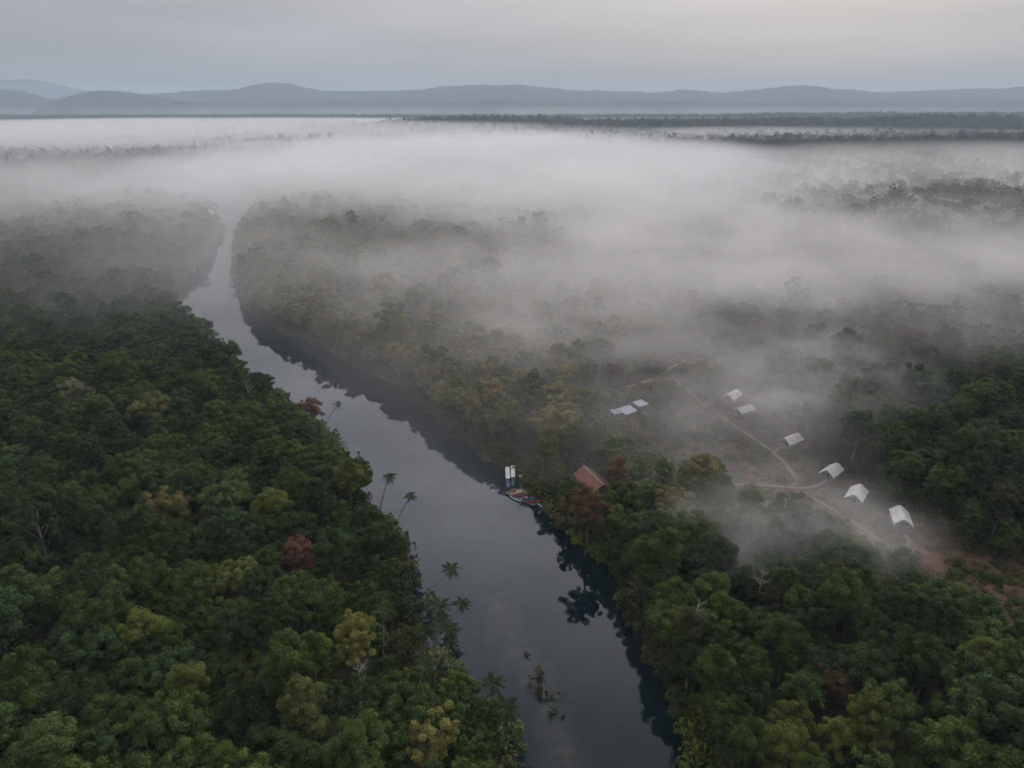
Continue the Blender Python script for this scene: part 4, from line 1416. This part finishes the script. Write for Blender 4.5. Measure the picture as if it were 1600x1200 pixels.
def ball(nu=20, nv=10):
    mb = MB()
    V = []
    for j in range(1, nv):
        th = math.pi * j / nv
        for i in range(nu):
            V.append((math.sin(th) * math.cos(2 * math.pi * i / nu), math.sin(th) * math.sin(2 * math.pi * i / nu), math.cos(th)))
    V += [(0, 0, 1), (0, 0, -1)]
    Fs = [(j * nu + i, (j + 1) * nu + i, (j + 1) * nu + (i + 1) % nu, j * nu + (i + 1) % nu) for j in range(nv - 2) for i in range(nu)]
    n_ = len(V)
    Fs += [(n_ - 2, i, (i + 1) % nu) for i in range(nu)] + [(n_ - 1, (nv - 2) * nu + (i + 1) % nu, (nv - 2) * nu + i) for i in range(nu)]
    # pushed out a little so that the flat facets stay outside the unit ball
    return mb.add([tuple(1.06 * c for c in p) for p in V], Fs)


def mist(cx, cy_, cz, rx, ry, rz_, density, size, label, stretch=(1, 1, 0.35), lo=0.38, hi=0.72, power=1.3, yaw=0.0, seed=0.0, step=1.0, color=(0.975, 0.962, 0.962)):
    mt = mist_material('mist', density, size, stretch, lo, hi, power, color, seed=seed, step=step)
    o = ball().build('mist', mt)
    o.location = (cx, cy_, cz); o.scale = (rx, ry, rz_); o.rotation_euler = (0, 0, R(yaw))
    tag(o, label, None, None, 'stuff')
    return o


def mist_px(x, y, z, rx, ry, rz_, density, size, label, **k):
    p = at(x, y, z)
    return mist(p[0], p[1], z, rx, ry, rz_, density, size, label, **k)


MISTS = True
if MISTS:
    WARM = (0.975, 0.950, 0.930)
    # great banks behind the bend
    mist(-30, 900, 24, 470, 400, 46, 0.034, 130, 'broad white fog bank lying over the forest behind the camp', lo=0.34, hi=0.66, seed=3.1, step=0.5)
    mist(60, 560, 30, 200, 160, 38, 0.030, 60, 'nearest tongue of the white fog bank above the right bank forest', lo=0.36, hi=0.70, seed=10.4, step=0.5, yaw=-22)
    mist(-1000, 2300, 10, 1700, 1450, 46, 0.018, 380, 'long white fog sheet over the far valley', lo=0.28, hi=0.6, seed=8.3, step=0.5)
    mist(720, 950, 16, 640, 520, 36, 0.0075, 120, 'thin fog veil over the open scrub plain', lo=0.30, hi=0.66, seed=5.7, step=0.5, color=WARM)
    mist(300, 3500, 12, 2600, 480, 30, 0.002, 400, 'pale fog strip behind the far wooded rise', lo=0.25, hi=0.6, seed=2.2, step=0.4)
    mist(0, 6300, 20, 7500, 800, 70, 0.0007, 700, 'pale mist along the foot of the hills', lo=0.2, hi=0.6, seed=4.2, step=0.3)
    mist(650, 1950, 12, 1100, 330, 34, 0.0075, 220, 'low fog at the foot of the far wooded rise', lo=0.28, hi=0.62, seed=15.5, step=0.4)
    # nearer veils
    mist_px(230, 305, 26, 400, 200, 42, 0.012, 90, 'thin fog veil over the upper left forest', lo=0.30, hi=0.68, seed=1.3, step=0.6)
    mist_px(880, 440, 26, 170, 110, 34, 0.014, 45, 'drifting mist over the right bank above the bend', lo=0.36, hi=0.72, seed=6.6, step=0.6)
    mist_px(1350, 420, 26, 240, 130, 36, 0.022, 55, 'mist bank over the forest behind the camp', lo=0.36, hi=0.68, seed=4.4, step=0.6, color=WARM)
    mist_px(930, 520, 18, 70, 46, 22, 0.024, 26, 'mist wisp over the trees upriver of the huts', lo=0.34, hi=0.72, seed=7.9, step=0.8, color=WARM)
    mist_px(1250, 600, 16, 50, 34, 20, 0.042, 20, 'bright mist wisp between the far tents and the dark trees', lo=0.36, hi=0.70, seed=9.1, step=0.8, color=WARM)
    mist_px(1090, 680, 11, 62, 42, 17, 0.019, 20, 'low mist drifting through the camp clearing', lo=0.34, hi=0.72, seed=2.9, step=0.8, color=WARM)
    mist_px(1245, 830, 13, 36, 20, 14, 0.050, 15, 'mist patch in front of the nearest tents', lo=0.36, hi=0.70, seed=5.2, step=0.8, color=WARM)
    mist_px(130, 390, 24, 260, 160, 34, 0.0024, 60, 'faint mist over the forest near the left edge', lo=0.28, hi=0.7, seed=11.3, step=0.6)
    mist_px(340, 420, 18, 110, 150, 32, 0.0042, 50, 'pale mist hanging over the upper reach of the river', lo=0.15, hi=0.7, seed=12.7, step=0.7, yaw=22)
    mist_px(740, 570, 17, 75, 85, 27, 0.0045, 36, 'thin mist over the right bank trees above the dock', lo=0.15, hi=0.72, seed=14.2, step=0.7, yaw=25, color=WARM)
    mist_px(720, 780, 3, 20, 50, 9, 0.008, 16, 'faint mist lying on the water by the dock', lo=0.2, hi=0.72, seed=13.9, step=0.8, yaw=14)
